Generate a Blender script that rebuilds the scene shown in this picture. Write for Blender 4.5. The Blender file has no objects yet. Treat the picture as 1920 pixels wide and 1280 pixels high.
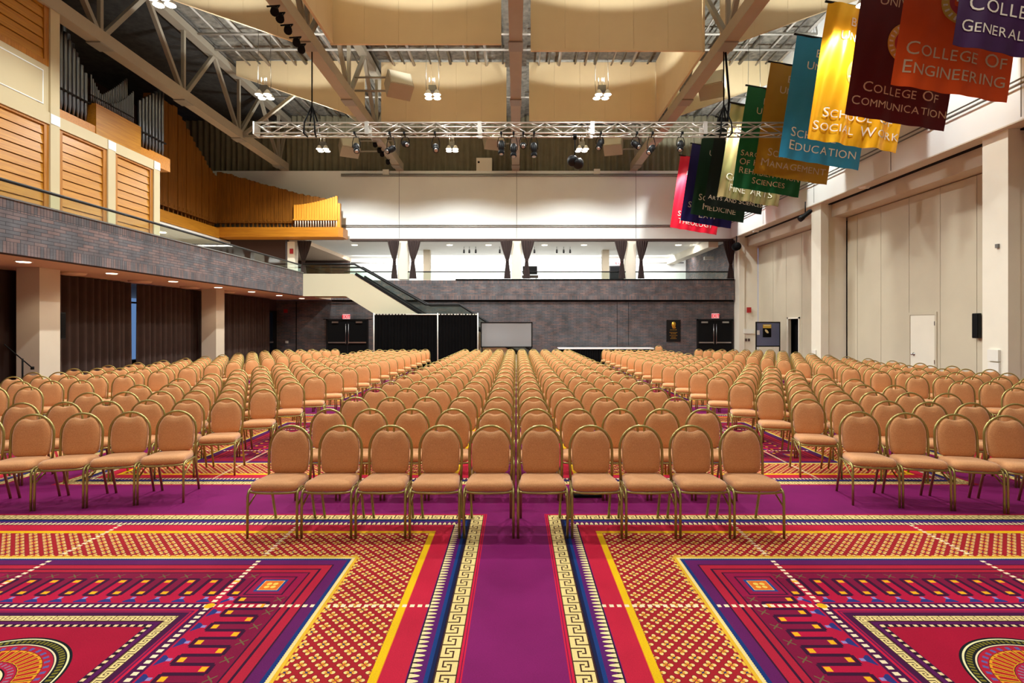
import bpy, bmesh, math, random
from mathutils import Vector, Matrix
random.seed(7)
PI = math.pi
C = bpy.context.scene.collection
scene = bpy.context.scene

# ------------------------------------------------------------------ camera
F, VX, VY, H = 1010.0, 967.0, 612.0, 1.82
cd = bpy.data.cameras.new('camera'); cam = bpy.data.objects.new('camera', cd); C.objects.link(cam)
cam.location = (0, 0, H); cam.rotation_euler = (PI / 2, 0, 0)
cd.sensor_fit = 'HORIZONTAL'; cd.sensor_width = 36; cd.lens = F / 1920 * 36
cd.shift_x = -(VX - 960) / 1920; cd.shift_y = -(640 - VY) / 1920
cd.clip_start = .05; cd.clip_end = 200
scene.camera = cam
vs = scene.view_settings
scene.display_settings.display_device = 'sRGB'
vs.view_transform = 'Standard'; vs.look = 'None'; vs.gamma = 1; vs.use_curve_mapping = False
vs.exposure = 0.0

def at(px, py, Y):                       # a photo point at depth Y -> world
    return Vector(((px - VX) / F * Y, Y, H - (py - VY) / F * Y))

# ------------------------------------------------------------------ mesh helpers
class MB:
    def __init__(s): s.v = []; s.f = []; s.sm = []
    def add(s, vs_, fs, smooth=False):
        o = len(s.v); s.v += [tuple(p) for p in vs_]
        for f in fs: s.f.append([i + o for i in f]); s.sm.append(smooth)
        return s
    def box(s, x0, x1, y0, y1, z0, z1):
        v = [(x, y, z) for x in (x0, x1) for y in (y0, y1) for z in (z0, z1)]
        return s.add(v, [(0, 1, 3, 2), (4, 6, 7, 5), (0, 4, 5, 1), (2, 3, 7, 6), (0, 2, 6, 4), (1, 5, 7, 3)])
    def bar(s, a, b, w, h=None, up=(0, 0, 1)):      # box beam between two points
        h = h or w; a = Vector(a); b = Vector(b); d = (b - a).normalized(); u = Vector(up)
        if abs(d.dot(u)) > .98: u = Vector((0, 1, 0))
        sx = d.cross(u).normalized(); sz = sx.cross(d)
        v = []
        for p in (a, b):
            for i, j in ((-1, -1), (1, -1), (1, 1), (-1, 1)): v.append(p + sx * (i * w / 2) + sz * (j * h / 2))
        return s.add(v, [(3, 2, 1, 0), (4, 5, 6, 7), (0, 1, 5, 4), (1, 2, 6, 5), (2, 3, 7, 6), (3, 0, 4, 7)])
    def tube(s, pts, r, n=8, closed=False, cap=True):
        pts = [Vector(p) for p in pts]; m = len(pts); v = []; prev = None
        rr = r if isinstance(r, (list, tuple)) else [r] * m
        for i, p in enumerate(pts):
            if closed: d = pts[(i + 1) % m] - pts[i - 1]
            else: d = pts[min(i + 1, m - 1)] - pts[max(i - 1, 0)]
            d.normalize()
            if prev is None:
                ref = Vector((0, 0, 1)) if abs(d.z) < .9 else Vector((1, 0, 0))
                a = d.cross(ref).normalized()
            else:
                a = (prev - d * prev.dot(d)).normalized()
            prev = a; b = d.cross(a)
            for k in range(n):
                t = 2 * PI * k / n
                v.append(p + a * (math.cos(t) * rr[i]) + b * (math.sin(t) * rr[i]))
        f = []
        for i in range(m if closed else m - 1):
            j = (i + 1) % m
            for k in range(n):
                f.append((i * n + k, i * n + (k + 1) % n, j * n + (k + 1) % n, j * n + k))
        s.add(v, f, True)
        if cap and not closed:
            o = len(s.v) - len(v)
            s.f.append([o + k for k in range(n)][::-1]); s.sm.append(False)
            s.f.append([o + (m - 1) * n + k for k in range(n)]); s.sm.append(False)
        return s
    def lathe(s, c, prof, n=16, axis='z', M=None):   # prof: (r, h)
        v = []
        for r, h in prof:
            for k in range(n):
                t = 2 * PI * k / n; p = (r * math.cos(t), r * math.sin(t), h)
                if axis == 'y': p = (p[0], p[2], p[1])
                if axis == 'x': p = (p[2], p[0], p[1])
                p = Vector(p)
                if M is not None: p = M @ p
                v.append(p + Vector(c))
        f = []
        for i in range(len(prof) - 1):
            for k in range(n):
                f.append((i * n + k, i * n + (k + 1) % n, (i + 1) * n + (k + 1) % n, (i + 1) * n + k))
        s.add(v, f, True); o = len(s.v) - len(v)
        s.f.append([o + k for k in range(n)][::-1]); s.sm.append(False)
        s.f.append([o + (len(prof) - 1) * n + k for k in range(n)]); s.sm.append(False)
        return s
    def prism(s, poly, fn):              # poly 2D, fn(u, v, side) -> 3D, side 0/1
        n = len(poly)
        v = [fn(a, b, 0) for a, b in poly] + [fn(a, b, 1) for a, b in poly]
        f = [list(range(n))[::-1], list(range(n, 2 * n))]
        for i in range(n): f.append((i, (i + 1) % n, n + (i + 1) % n, n + i))
        return s.add(v, f)
    def grid(s, nu, nv, fn, smooth=True):
        v = [fn(i / nu, j / nv) for j in range(nv + 1) for i in range(nu + 1)]
        f = [(j * (nu + 1) + i, j * (nu + 1) + i + 1, (j + 1) * (nu + 1) + i + 1, (j + 1) * (nu + 1) + i) for j in range(nv) for i in range(nu)]
        return s.add(v, f, smooth)
    def mesh(s, name, off=(0, 0, 0)):
        me = bpy.data.meshes.new(name)
        ox, oy, oz = off
        me.from_pydata([(x - ox, y - oy, z - oz) for x, y, z in s.v], [], s.f)
        me.polygons.foreach_set('use_smooth', s.sm)
        bm = bmesh.new(); bm.from_mesh(me); bmesh.ops.recalc_face_normals(bm, faces=bm.faces); bm.to_mesh(me); bm.free()
        return me
    def build(s, name, m, parent=None):
        off = parent.matrix_basis.translation if parent is not None and parent.parent is None else (0, 0, 0)
        if parent is not None and parent.parent is not None:
            off = parent.parent.location + parent.location
        me = s.mesh(name, off); me.materials.append(m)
        o = bpy.data.objects.new(name, me); C.objects.link(o)
        if parent is not None: o.parent = parent
        return o

def thing(name, label, cat, loc=(0, 0, 0), group=None, kind=None):
    o = bpy.data.objects.new(name, None); C.objects.link(o); o.location = loc; o.empty_display_size = .1
    o['label'] = label; o['category'] = cat
    if group: o['group'] = group
    if kind: o['kind'] = kind
    return o
def tag(o, label=None, cat=None, group=None, kind=None):
    if label: o['label'] = label
    if cat: o['category'] = cat
    if group: o['group'] = group
    if kind: o['kind'] = kind
    return o
def struct(o, label=None, cat=None):
    o['kind'] = 'structure'
    if label: o['label'] = label
    if cat: o['category'] = cat
    return o
def copy_tree(o, parent=None):
    c = o.copy(); C.objects.link(c)
    if parent is not None: c.parent = parent
    for ch in list(o.children): copy_tree(ch, c)
    return c
ORD = ['first', 'second', 'third', 'fourth', 'fifth', 'sixth', 'seventh', 'eighth', 'ninth', 'tenth', 'eleventh', 'twelfth', 'thirteenth', 'fourteenth', 'fifteenth', 'sixteenth', 'seventeenth', 'eighteenth', 'nineteenth', 'twentieth']
def ordn(i):
    if i < 20: return ORD[i]
    tens = {2: 'twenty', 3: 'thirty', 4: 'forty', 5: 'fifty'}
    n = i + 1; a, b = divmod(n, 10)
    return {2: 'twentieth', 3: 'thirtieth', 4: 'fortieth', 5: 'fiftieth'}[a] if b == 0 else tens[a] + '-' + ORD[b - 1]

# ------------------------------------------------------------------ materials
def lin(c):
    c /= 255.0
    return c / 12.92 if c <= .04045 else ((c + .055) / 1.055) ** 2.4
def S(r, g, b): return (lin(r), lin(g), lin(b), 1)
MATS = {}
def mat(name, rgb, rough=.6, metal=0, noise=0, nscale=8, bump=0, bscale=60, sheen=0, spec=.5, coat=0, emis=None, es=0):
    m = bpy.data.materials.new(name); m.use_nodes = True; nt = m.node_tree; b = nt.nodes['Principled BSDF']
    b.inputs['Roughness'].default_value = rough; b.inputs['Metallic'].default_value = metal
    b.inputs['Specular IOR Level'].default_value = spec
    col = S(*rgb); b.inputs['Base Color'].default_value = col
    if sheen: b.inputs['Sheen Weight'].default_value = sheen; b.inputs['Sheen Roughness'].default_value = .4
    if coat: b.inputs['Coat Weight'].default_value = coat
    tc = None
    if noise or bump:
        tc = nt.nodes.new('ShaderNodeTexCoord')
    if noise:
        n = nt.nodes.new('ShaderNodeTexNoise'); n.inputs['Scale'].default_value = nscale; n.inputs['Detail'].default_value = 6
        nt.links.new(tc.outputs['Object'], n.inputs['Vector'])
        mr = nt.nodes.new('ShaderNodeMapRange'); mr.inputs['From Min'].default_value = .3; mr.inputs['From Max'].default_value = .7
        mr.inputs['To Min'].default_value = 1 - noise; mr.inputs['To Max'].default_value = 1 + noise
        nt.links.new(n.outputs['Fac'], mr.inputs['Value'])
        mx = nt.nodes.new('ShaderNodeMix'); mx.data_type = 'RGBA'; mx.blend_type = 'MULTIPLY'; mx.inputs['Factor'].default_value = 1
        mx.inputs['A'].default_value = col; mx.inputs[6].default_value = col
        nt.links.new(mr.outputs['Result'], mx.inputs[7]); nt.links.new(mx.outputs[2], b.inputs['Base Color'])
    if bump:
        n2 = nt.nodes.new('ShaderNodeTexNoise'); n2.inputs['Scale'].default_value = bscale; n2.inputs['Detail'].default_value = 3
        nt.links.new(tc.outputs['Object'], n2.inputs['Vector'])
        bp = nt.nodes.new('ShaderNodeBump'); bp.inputs['Strength'].default_value = bump; bp.inputs['Distance'].default_value = .02
        nt.links.new(n2.outputs['Fac'], bp.inputs['Height']); nt.links.new(bp.outputs['Normal'], b.inputs['Normal'])
    if emis:
        b.inputs['Emission Color'].default_value = S(*emis); b.inputs['Emission Strength'].default_value = es
    MATS[name] = m
    return m
class V:                                   # small node-expression helper
    nt = None
    def __init__(s, sock): s.s = sock
    @staticmethod
    def op(o, *a):
        n = V.nt.nodes.new('ShaderNodeMath'); n.operation = o
        for i, x in enumerate(a):
            if isinstance(x, V): V.nt.links.new(x.s, n.inputs[i])
            else: n.inputs[i].default_value = x
        return V(n.outputs[0])
    def __add__(s, o): return V.op('ADD', s, o)
    def __radd__(s, o): return V.op('ADD', o, s)
    def __sub__(s, o): return V.op('SUBTRACT', s, o)
    def __rsub__(s, o): return V.op('SUBTRACT', o, s)
    def __mul__(s, o): return V.op('MULTIPLY', s, o)
    def __rmul__(s, o): return V.op('MULTIPLY', o, s)
    def __truediv__(s, o): return V.op('DIVIDE', s, o)
    def __lt__(s, o): return V.op('LESS_THAN', s, o)
    def __gt__(s, o): return V.op('GREATER_THAN', s, o)
    def abs(s): return V.op('ABSOLUTE', s)
    def fr(s): return V.op('FRACT', s)
    def sqrt(s): return V.op('SQRT', s)
    def min(s, o): return V.op('MINIMUM', s, o)
    def max(s, o): return V.op('MAXIMUM', s, o)
    def mod(s, o): return V.op('FLOORED_MODULO', s, o)
    def within(s, a, b): return (s > a) * (s < b)
def glassmat(name, tint=(235, 245, 240), a=.12):
    m = bpy.data.materials.new(name); m.use_nodes = True; nt = m.node_tree; nt.nodes.clear()
    o = nt.nodes.new('ShaderNodeOutputMaterial'); t = nt.nodes.new('ShaderNodeBsdfTransparent'); g = nt.nodes.new('ShaderNodeBsdfGlossy')
    t.inputs[0].default_value = S(*tint); g.inputs['Roughness'].default_value = .03
    lw = nt.nodes.new('ShaderNodeLayerWeight'); V.nt = nt
    fa = V.op('ADD', V.op('MULTIPLY', V.op('POWER', V(lw.outputs['Facing']), 5.0), .7), .03)
    mx = nt.nodes.new('ShaderNodeMixShader'); nt.links.new(fa.s, mx.inputs[0])
    nt.links.new(t.outputs[0], mx.inputs[1]); nt.links.new(g.outputs[0], mx.inputs[2]); nt.links.new(mx.outputs[0], o.inputs[0])
    return m
def wood(name, c1, c2, axis='y', rough=.42):
    m = mat(name, c1, rough); nt = m.node_tree; b = nt.nodes['Principled BSDF']
    tc = nt.nodes.new('ShaderNodeTexCoord'); mp = nt.nodes.new('ShaderNodeMapping')
    sc = {'x': (.6, 14, 14), 'y': (14, .6, 14), 'z': (14, 14, .6)}[axis]; mp.inputs['Scale'].default_value = sc
    n = nt.nodes.new('ShaderNodeTexNoise'); n.inputs['Scale'].default_value = 2.2; n.inputs['Detail'].default_value = 7; n.inputs['Distortion'].default_value = .6
    cr = nt.nodes.new('ShaderNodeValToRGB'); cr.color_ramp.elements[0].position = .3; cr.color_ramp.elements[1].position = .72
    cr.color_ramp.elements[0].color = S(*c2); cr.color_ramp.elements[1].color = S(*c1)
    nt.links.new(tc.outputs['Object'], mp.inputs[0]); nt.links.new(mp.outputs[0], n.inputs['Vector'])
    nt.links.new(n.outputs['Fac'], cr.inputs[0]); nt.links.new(cr.outputs[0], b.inputs['Base Color'])
    return m
def hyp(a, b): return (a * a + b * b).sqrt()
def vmix(col, c, fac):
    n = V.nt.nodes.new('ShaderNodeMix'); n.data_type = 'RGBA'
    V.nt.links.new(fac.s, n.inputs[0])
    for i, x in ((6, col), (7, c)):
        if isinstance(x, V): V.nt.links.new(x.s, n.inputs[i])
        else: n.inputs[i].default_value = S(*x)
    return V(n.outputs[2])

def brick_mat(name, plane, soldier=None, light=1.0):
    m = mat(name, (80, 76, 84), .75); nt = m.node_tree; V.nt = nt; b = nt.nodes['Principled BSDF']
    g = nt.nodes.new('ShaderNodeNewGeometry'); sp = nt.nodes.new('ShaderNodeSeparateXYZ'); nt.links.new(g.outputs['Position'], sp.inputs[0])
    u = V(sp.outputs[0 if plane == 'x' else 1]); z = V(sp.outputs[2])
    def brick(a, c):
        cb = nt.nodes.new('ShaderNodeCombineXYZ'); nt.links.new(a.s, cb.inputs[0]); nt.links.new(c.s, cb.inputs[1])
        br = nt.nodes.new('ShaderNodeTexBrick'); nt.links.new(cb.outputs[0], br.inputs['Vector'])
        br.inputs['Scale'].default_value = 1; br.inputs['Brick Width'].default_value = .29; br.inputs['Row Height'].default_value = .07
        br.inputs['Mortar Size'].default_value = .006; br.inputs['Mortar Smooth'].default_value = .2; br.inputs['Bias'].default_value = -.25
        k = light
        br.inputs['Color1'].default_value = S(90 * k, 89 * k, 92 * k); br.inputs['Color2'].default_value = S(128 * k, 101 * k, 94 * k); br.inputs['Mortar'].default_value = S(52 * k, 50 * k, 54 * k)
        return br
    b1 = brick(u, z); col = V(b1.outputs['Color']); fac = V(b1.outputs['Fac'])
    if soldier:
        b2 = brick(z + 3.0, u)
        b2.offset = 0
        msk = None
        for a, c in soldier:
            w = z.within(a, c); msk = w if msk is None else msk + w
        col = vmix(col, V(b2.outputs['Color']), msk)
    nz = nt.nodes.new('ShaderNodeTexNoise'); nz.inputs['Scale'].default_value = 2.5; nz.inputs['Detail'].default_value = 8
    nt.links.new(g.outputs['Position'], nz.inputs['Vector'])
    f = V(nz.outputs['Fac']) * 1.7 + .17
    mx = nt.nodes.new('ShaderNodeMix'); mx.data_type = 'RGBA'; mx.blend_type = 'MULTIPLY'; mx.inputs[0].default_value = 1
    nt.links.new(col.s, mx.inputs[6]); nt.links.new(f.s, mx.inputs[7]); nt.links.new(mx.outputs[2], b.inputs['Base Color'])
    bp = nt.nodes.new('ShaderNodeBump'); bp.inputs['Strength'].default_value = .5; bp.inputs['Distance'].default_value = .01; bp.invert = True
    nt.links.new(fac.s, bp.inputs['Height']); nt.links.new(bp.outputs['Normal'], b.inputs['Normal'])
    return m

def fabric_mat(name, c1, c2, scale=260, sheen=.25):
    m = mat(name, c1, .9, sheen=sheen); nt = m.node_tree; b = nt.nodes['Principled BSDF']
    tc = nt.nodes.new('ShaderNodeTexCoord'); n = nt.nodes.new('ShaderNodeTexNoise'); n.inputs['Scale'].default_value = scale; n.inputs['Detail'].default_value = 3
    cr = nt.nodes.new('ShaderNodeValToRGB'); cr.color_ramp.elements[0].position = .38; cr.color_ramp.elements[1].position = .62
    cr.color_ramp.elements[0].color = S(*c2); cr.color_ramp.elements[1].color = S(*c1)
    nt.links.new(tc.outputs['Object'], n.inputs['Vector']); nt.links.new(n.outputs['Fac'], cr.inputs[0]); nt.links.new(cr.outputs[0], b.inputs['Base Color'])
    bp = nt.nodes.new('ShaderNodeBump'); bp.inputs['Strength'].default_value = .25; bp.inputs['Distance'].default_value = .003
    nt.links.new(n.outputs['Fac'], bp.inputs['Height']); nt.links.new(bp.outputs['Normal'], b.inputs['Normal'])
    return m

M_case = mat('organ_case_paint', (196, 180, 142), .6, noise=.03, nscale=1.5)
M_white = mat('white_paint', (236, 238, 234), .7, noise=.02, nscale=1.2)
M_cream = mat('cream_paint', (230, 224, 206), .65, noise=.03, nscale=1.5)
M_partition = mat('partition_vinyl', (198, 188, 164), .6, noise=.04, nscale=1.0)
M_beige = mat('beige_concrete', (206, 196, 176), .7, noise=.03, nscale=1.5)
M_soffit = mat('soffit_paint', (214, 190, 164), .75)
M_stringer = mat('stair_paint', (224, 220, 190), .6)
M_black = mat('black_paint', (9, 9, 10), .55, spec=.3)
M_matte = mat('matte_black', (5, 5, 6), .8, spec=.2)
M_seam = mat('seam_shadow_gap', (96, 88, 74), .8)
M_grey = mat('grey_metal', (120, 118, 114), .4, .6)
M_steel = mat('brushed_steel', (190, 190, 190), .3, 1)
M_alu = mat('truss_aluminium', (214, 210, 200), .35, .85)
M_beam = mat('painted_steel_beam', (166, 152, 128), .55, noise=.04, nscale=2)
M_web = mat('painted_steel_web', (146, 138, 122), .5)
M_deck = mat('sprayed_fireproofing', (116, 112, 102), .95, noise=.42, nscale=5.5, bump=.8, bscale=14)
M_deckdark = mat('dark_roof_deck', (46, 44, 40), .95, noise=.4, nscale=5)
M_pipe = mat('white_conduit', (176, 172, 164), .5)
M_baffle = mat('baffle_fabric', (230, 208, 164), .85, noise=.03, nscale=1.2)
M_curtup = mat('sage_drape', (118, 112, 90), .9, noise=.1, nscale=3)
M_brown = mat('brown_curtain', (62, 44, 36), .85, noise=.15, nscale=4)
M_bdrape = mat('black_drape', (7, 7, 8), .9, spec=.15, noise=.15, nscale=6)
M_tied = mat('dark_brown_tied_curtain', (62, 48, 46), .9)
M_oak = wood('organ_oak', (196, 136, 34), (168, 106, 22), 'y')
M_oakv = wood('organ_pipe_wood', (148, 92, 24), (106, 62, 14), 'z')
M_oakx = wood('organ_oak_front', (206, 138, 38), (178, 108, 24), 'x')
M_oakdark = wood('organ_oak_frame', (186, 122, 36), (152, 92, 24), 'z')
M_honey = wood('small_pipe_wood', (232, 164, 58), (206, 134, 36), 'z')
M_tin = mat('pipe_tin', (132, 136, 142), .28, 1)
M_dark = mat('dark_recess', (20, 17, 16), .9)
M_darkbrown = mat('dark_brown_panel', (66, 44, 36), .7)
M_glass = glassmat('clear_glass', (244, 250, 247))
M_red = mat('alarm_red', (170, 20, 24), .4)
M_exit = mat('exit_sign_face', (235, 200, 200), .5, emis=(255, 170, 175), es=.35)
M_exitred = mat('exit_letter_red', (220, 10, 40), .5, emis=(230, 12, 44), es=.5)
M_lamp = mat('lamp_glow', (255, 250, 235), .4, emis=(255, 246, 226), es=14)
M_down = mat('downlight_glow', (255, 244, 220), .4, emis=(255, 232, 196), es=9)
M_gold = mat('gold_relief', (206, 160, 60), .35, .9)
M_greyboard = mat('grey_board_cloth', (150, 152, 154), .95, noise=.08, nscale=60)
M_blueboard = mat('blue_board_cloth', (108, 116, 146), .95, noise=.06, nscale=60)
M_tablecloth = mat('white_table_linen', (240, 240, 240), .8)
M_plastic = mat('white_plastic', (228, 226, 216), .4)
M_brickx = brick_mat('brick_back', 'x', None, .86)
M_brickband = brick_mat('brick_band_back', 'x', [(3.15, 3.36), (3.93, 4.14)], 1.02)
M_bricky = brick_mat('brick_band_left', 'y', [(3.15, 3.36), (3.93, 4.14)], 1.0)
M_chair = fabric_mat('chair_fabric', (228, 168, 112), (200, 134, 80), sheen=.4)
M_frame = mat('olive_gold_metal', (170, 156, 92), .34, .7)
M_rubber = mat('rubber_foot', (110, 100, 80), .6)
# ------------------------------------------------------------------ carpet
def carpet():
    m = bpy.data.materials.new('patterned_carpet'); m.use_nodes = True; nt = m.node_tree; V.nt = nt; b = nt.nodes['Principled BSDF']
    b.inputs['Roughness'].default_value = .95; b.inputs['Specular IOR Level'].default_value = .15
    g = nt.nodes.new('ShaderNodeNewGeometry'); sp = nt.nodes.new('ShaderNodeSeparateXYZ'); nt.links.new(g.outputs['Position'], sp.inputs[0])
    X = V(sp.outputs[0]); Y = V(sp.outputs[1])
    PX, PY, HS = 5.62, 6.02, 2.535
    xm = X.abs().mod(PX) - PX / 2
    ym = (Y - 2.70 + PY / 2).mod(PY) - PY / 2
    u = HS - xm.abs(); v = HS - ym.abs()
    d = u.min(v)
    side = u < v                                   # 1 where the nearest border runs along Y
    t = ym * side + xm * (1 - side)
    DK = (52, 10, 44); CREAM = (240, 214, 140)
    stops = [(-9, (128, 24, 94)), (0, (206, 26, 62)), (.011, (90, 16, 70)), (.017, (206, 26, 62)), (.028, (70, 14, 30)),
             (.035, CREAM), (.145, (36, 14, 40)), (.156, (16, 26, 66)), (.176, (22, 58, 120)), (.198, (92, 24, 100)),
             (.29, (196, 30, 58)), (.43, (226, 120, 30)), (.436, (240, 190, 12)), (.482, (166, 28, 38)),
             (.962, (232, 180, 44)), (.987, (238, 214, 140)), (1.008, (20, 50, 112)), (1.036, (98, 22, 88)), (1.111, DK),
             (1.124, (178, 28, 54)), (1.183, DK), (1.196, (172, 26, 52)), (1.241, DK), (1.254, (128, 10, 56)),
             (1.60, (184, 14, 58)), (1.687, (74, 12, 66)), (1.762, (204, 24, 62)), (1.776, (96, 16, 76)), (1.79, (170, 20, 66)),
             (1.797, (70, 12, 62)), (1.841, CREAM), (1.898, (60, 10, 30)), (1.908, (86, 16, 80)), (1.968, (164, 8, 46))]
    col = stops[0][1]
    cr = nt.nodes.new('ShaderNodeValToRGB')
    # two constant ramps (32 stops is the limit of one)
    def ramp(lo, hi, st):
        r = nt.nodes.new('ShaderNodeValToRGB'); r.color_ramp.interpolation = 'CONSTANT'; e = r.color_ramp.elements
        e.remove(e[1]); e[0].position = 0; e[0].color = S(*st[0][1])
        for p, c in st[1:]:
            k = e.new((p - lo) / (hi - lo)); k.color = S(*c)
        nt.links.new(((d - lo) / (hi - lo)).s, r.inputs[0]); return V(r.outputs[0])
    nt.nodes.remove(cr)
    i0 = 14
    ra = ramp(-.1, 1.1, [(-.1, stops[0][1])] + stops[1:i0 + 1]); rb = ramp(.9, 2.3, [(.9, stops[i0 - 1][1])] + stops[i0:])
    col = vmix(ra, rb, d > .95)
    # sawtooth edge between cream and navy
    saw = ((t / .018).fr() - .5).abs() * .03
    col = vmix(col, CREAM, d.within(1.0, 1.012) * (d < (saw + 1.0)))
    # Greek key bands
    def key(d0, w, p, flip):
        nonlocal col
        s = (t / (-p)).fr(); q = (d - d0) / w; h = .045
        def r(s0, s1, q0, q1): return s.within(s0, s1) * q.within(q0, q1)
        k = r(0, 2 * h, -.02, .78)                                   # bar from the outer edge
        k = k.max(r(0, .50, .70, .78)).max(r(.50 - 2 * h, .50, .54, .78))
        k = k.max(r(.72, .72 + 2 * h, .30, 1.02)).max(r(.25, .76, .30, .38)).max(r(.25, .25 + 2 * h, .30, .56))
        k = k.max(q.within(-.03, .025)).max(q.within(.975, 1.03))
        col = vmix(col, (70, 38, 26), k * q.within(-.03, 1.03))
    key(.035, .11, .118, 0)
    key(1.841, .057, .075, 0)
    # pearl teeth
    tt = ((t / .0435).fr() - .5).abs()
    th = ((d - .226).max(0) / .055).min(1).sqrt() * .40
    col = vmix(col, (34, 12, 28), d.within(.222, .289))
    col = vmix(col, (96, 24, 98), d.within(.222, .289) * (tt > (th + .03)) * (d < .26))
    col = vmix(col, (242, 222, 164), d.within(.226, .282) * (tt < th))
    tt2 = ((t / .05).fr() - .5).abs()
    col = vmix(col, (40, 8, 32), d.within(1.940, 1.968))
    col = vmix(col, (236, 206, 150), d.within(1.944, 1.966) * (tt2 < .24))
    # flowers on the red field
    p = ((X / .116).fr() - .5).abs(); q = ((Y / .126).fr() - .5).abs()
    def petal(a_, b_):
        mj = a_.max(b_); mn = a_.min(b_)
        return hyp((mj - .185) / .125, mn / .098)
    f1 = petal(p, q); f2 = petal(.5 - p, .5 - q); fm = f1.min(f2)
    r1 = hyp(p, q); c1 = r1.min(hyp(.5 - p, .5 - q))
    fld = d.within(.488, .960)
    col = vmix(col, (96, 20, 20), fld * (fm < 1.22))
    col = vmix(col, (246, 212, 134), fld * (fm < 1.0))
    col = vmix(col, (232, 156, 50), fld * (fm < .98) * (c1 < .17))
    col = vmix(col, (206, 70, 40), fld * (c1 < .06))
    col = vmix(col, (70, 54, 96), fld * (r1 < .065))
    col = vmix(col, (238, 190, 70), d.within(.950, .964) * (((t / .06).fr() - .5).abs() < .3))
    # meander with gold squares
    hp = .163
    ph = (t / hp + .25).fr(); A = ph < .5
    D = 1.352 + .232 * (1 - A)
    mz = d.within(1.30, 1.64)
    col = vmix(col, (184, 14, 58), mz * (d > D))
    e1 = (ph - .5).abs().min(ph.min(1 - ph))
    line = ((d - D).abs() < .012).max((e1 < .085) * d.within(1.352, 1.584))
    col = vmix(col, (56, 8, 46), mz * line)
    pa = (ph - .25).abs() < .125; pb = (ph - .75).abs() < .125
    col = vmix(col, (244, 178, 26), (pa * d.within(1.368, 1.404)).max(pb * d.within(1.532, 1.568)))
    # small figures
    fq = (ph - .75).abs(); hgt = (1.676 - d) / .06
    col = vmix(col, (44, 50, 118), d.within(1.622, 1.676) * (fq < (.34 - hgt * .34)))
    col = vmix(col, (150, 130, 190), d.within(1.606, 1.634) * (fq < .08))
    gx = (ph - .75).abs() * hp; gy = (d - 1.305).abs()
    col = vmix(col, (112, 92, 60), ((gx - gy * 1.0).abs() < .006) * (gy < .026))
    # corner gem
    cu = (u - 1.445).abs(); cv = (v - 1.445).abs(); cm = cu.max(cv)
    cz = (u < 1.60) * (v < 1.60) * d.within(1.256, 9)
    col = vmix(col, (150, 14, 64), cz)
    col = vmix(col, (56, 8, 46), (cm < .135)); col = vmix(col, (150, 14, 64), cm < .122)
    col = vmix(col, (30, 66, 130), cm < .088); col = vmix(col, (232, 200, 150), cm < .07); col = vmix(col, (226, 112, 34), cm < .066)
    col = vmix(col, (242, 206, 90), hyp(cu - .022, cv - .022) < .018)
    # dashed lines
    def dash(dd, tt_, rng, k=.05):
        return ((dd - 1.722).abs() < .0165) * ((((tt_ / k).fr() - .5).abs()) < .29) * rng
    au = u > .29; av = v > .29
    gap = 1 - d.within(.95, 1.04)
    col = vmix(col, (250, 226, 186), dash(u, Y, au * av * gap).max(dash(v, X, au * av * gap)))
    col = vmix(col, (240, 180, 20), hyp(u - 1.722, v - 1.722) < .032)
    # medallion
    r = hyp(xm, ym)
    an = V.op('ARCTAN2', ym, xm) / (2 * PI)
    def ring(r0, r1, c, msk=None):
        nonlocal col
        w = r.within(r0, r1) if r0 > 0 else (r < r1)
        col = vmix(col, c, w if msk is None else w * msk)
    ring(0, .455, (16, 20, 26)); ring(.432, .442, (236, 226, 170)); ring(.398, .424, (120, 110, 30), ((an * 90).fr() - .5).abs() < .3)
    ring(.352, .378, (14, 26, 40)); ring(.378, .386, (236, 214, 170)); ring(0, .374, (176, 24, 50))
    ring(.335, .360, (96, 90, 150), ((an * 40).fr() - .5).abs() < .2)
    pt = ((an * 40 + .5).fr() - .5).abs()
    ring(.225, .330, (20, 14, 20)); ring(.228, .328, (230, 150, 30), pt < .44); ring(.232, .316, (176, 30, 28), pt < .24)
    ring(0, .225, (176, 24, 60)); ring(.190, .215, (150, 110, 130), pt < .2)
    ring(0, .180, (20, 14, 20)); ring(.160, .172, (240, 226, 170)); ring(0, .150, (120, 14, 40)); ring(.070, .082, (240, 226, 170)); ring(0, .07, (16, 14, 24))
    # pile variation
    n = nt.nodes.new('ShaderNodeTexNoise'); n.inputs['Scale'].default_value = 150; n.inputs['Detail'].default_value = 2
    nt.links.new(g.outputs['Position'], n.inputs['Vector'])
    n2 = nt.nodes.new('ShaderNodeTexNoise'); n2.inputs['Scale'].default_value = 2.2; n2.inputs['Detail'].default_value = 5
    nt.links.new(g.outputs['Position'], n2.inputs['Vector'])
    f = V(n.outputs['Fac']) * .5 + V(n2.outputs['Fac']) * .4 + .42
    mx = nt.nodes.new('ShaderNodeMix'); mx.data_type = 'RGBA'; mx.blend_type = 'MULTIPLY'; mx.inputs[0].default_value = 1
    nt.links.new(col.s, mx.inputs[6]); nt.links.new(f.s, mx.inputs[7]); nt.links.new(mx.outputs[2], b.inputs['Base Color'])
    bp = nt.nodes.new('ShaderNodeBump'); bp.inputs['Strength'].default_value = .3; bp.inputs['Distance'].default_value = .004
    nt.links.new(n.outputs['Fac'], bp.inputs['Height']); nt.links.new(bp.outputs['Normal'], b.inputs['Normal'])
    return m
M_carpet = carpet()
o = MB().box(-18.2, 13.2, -6.2, 36, -.2, 0).build('floor', M_carpet); struct(o)
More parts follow.
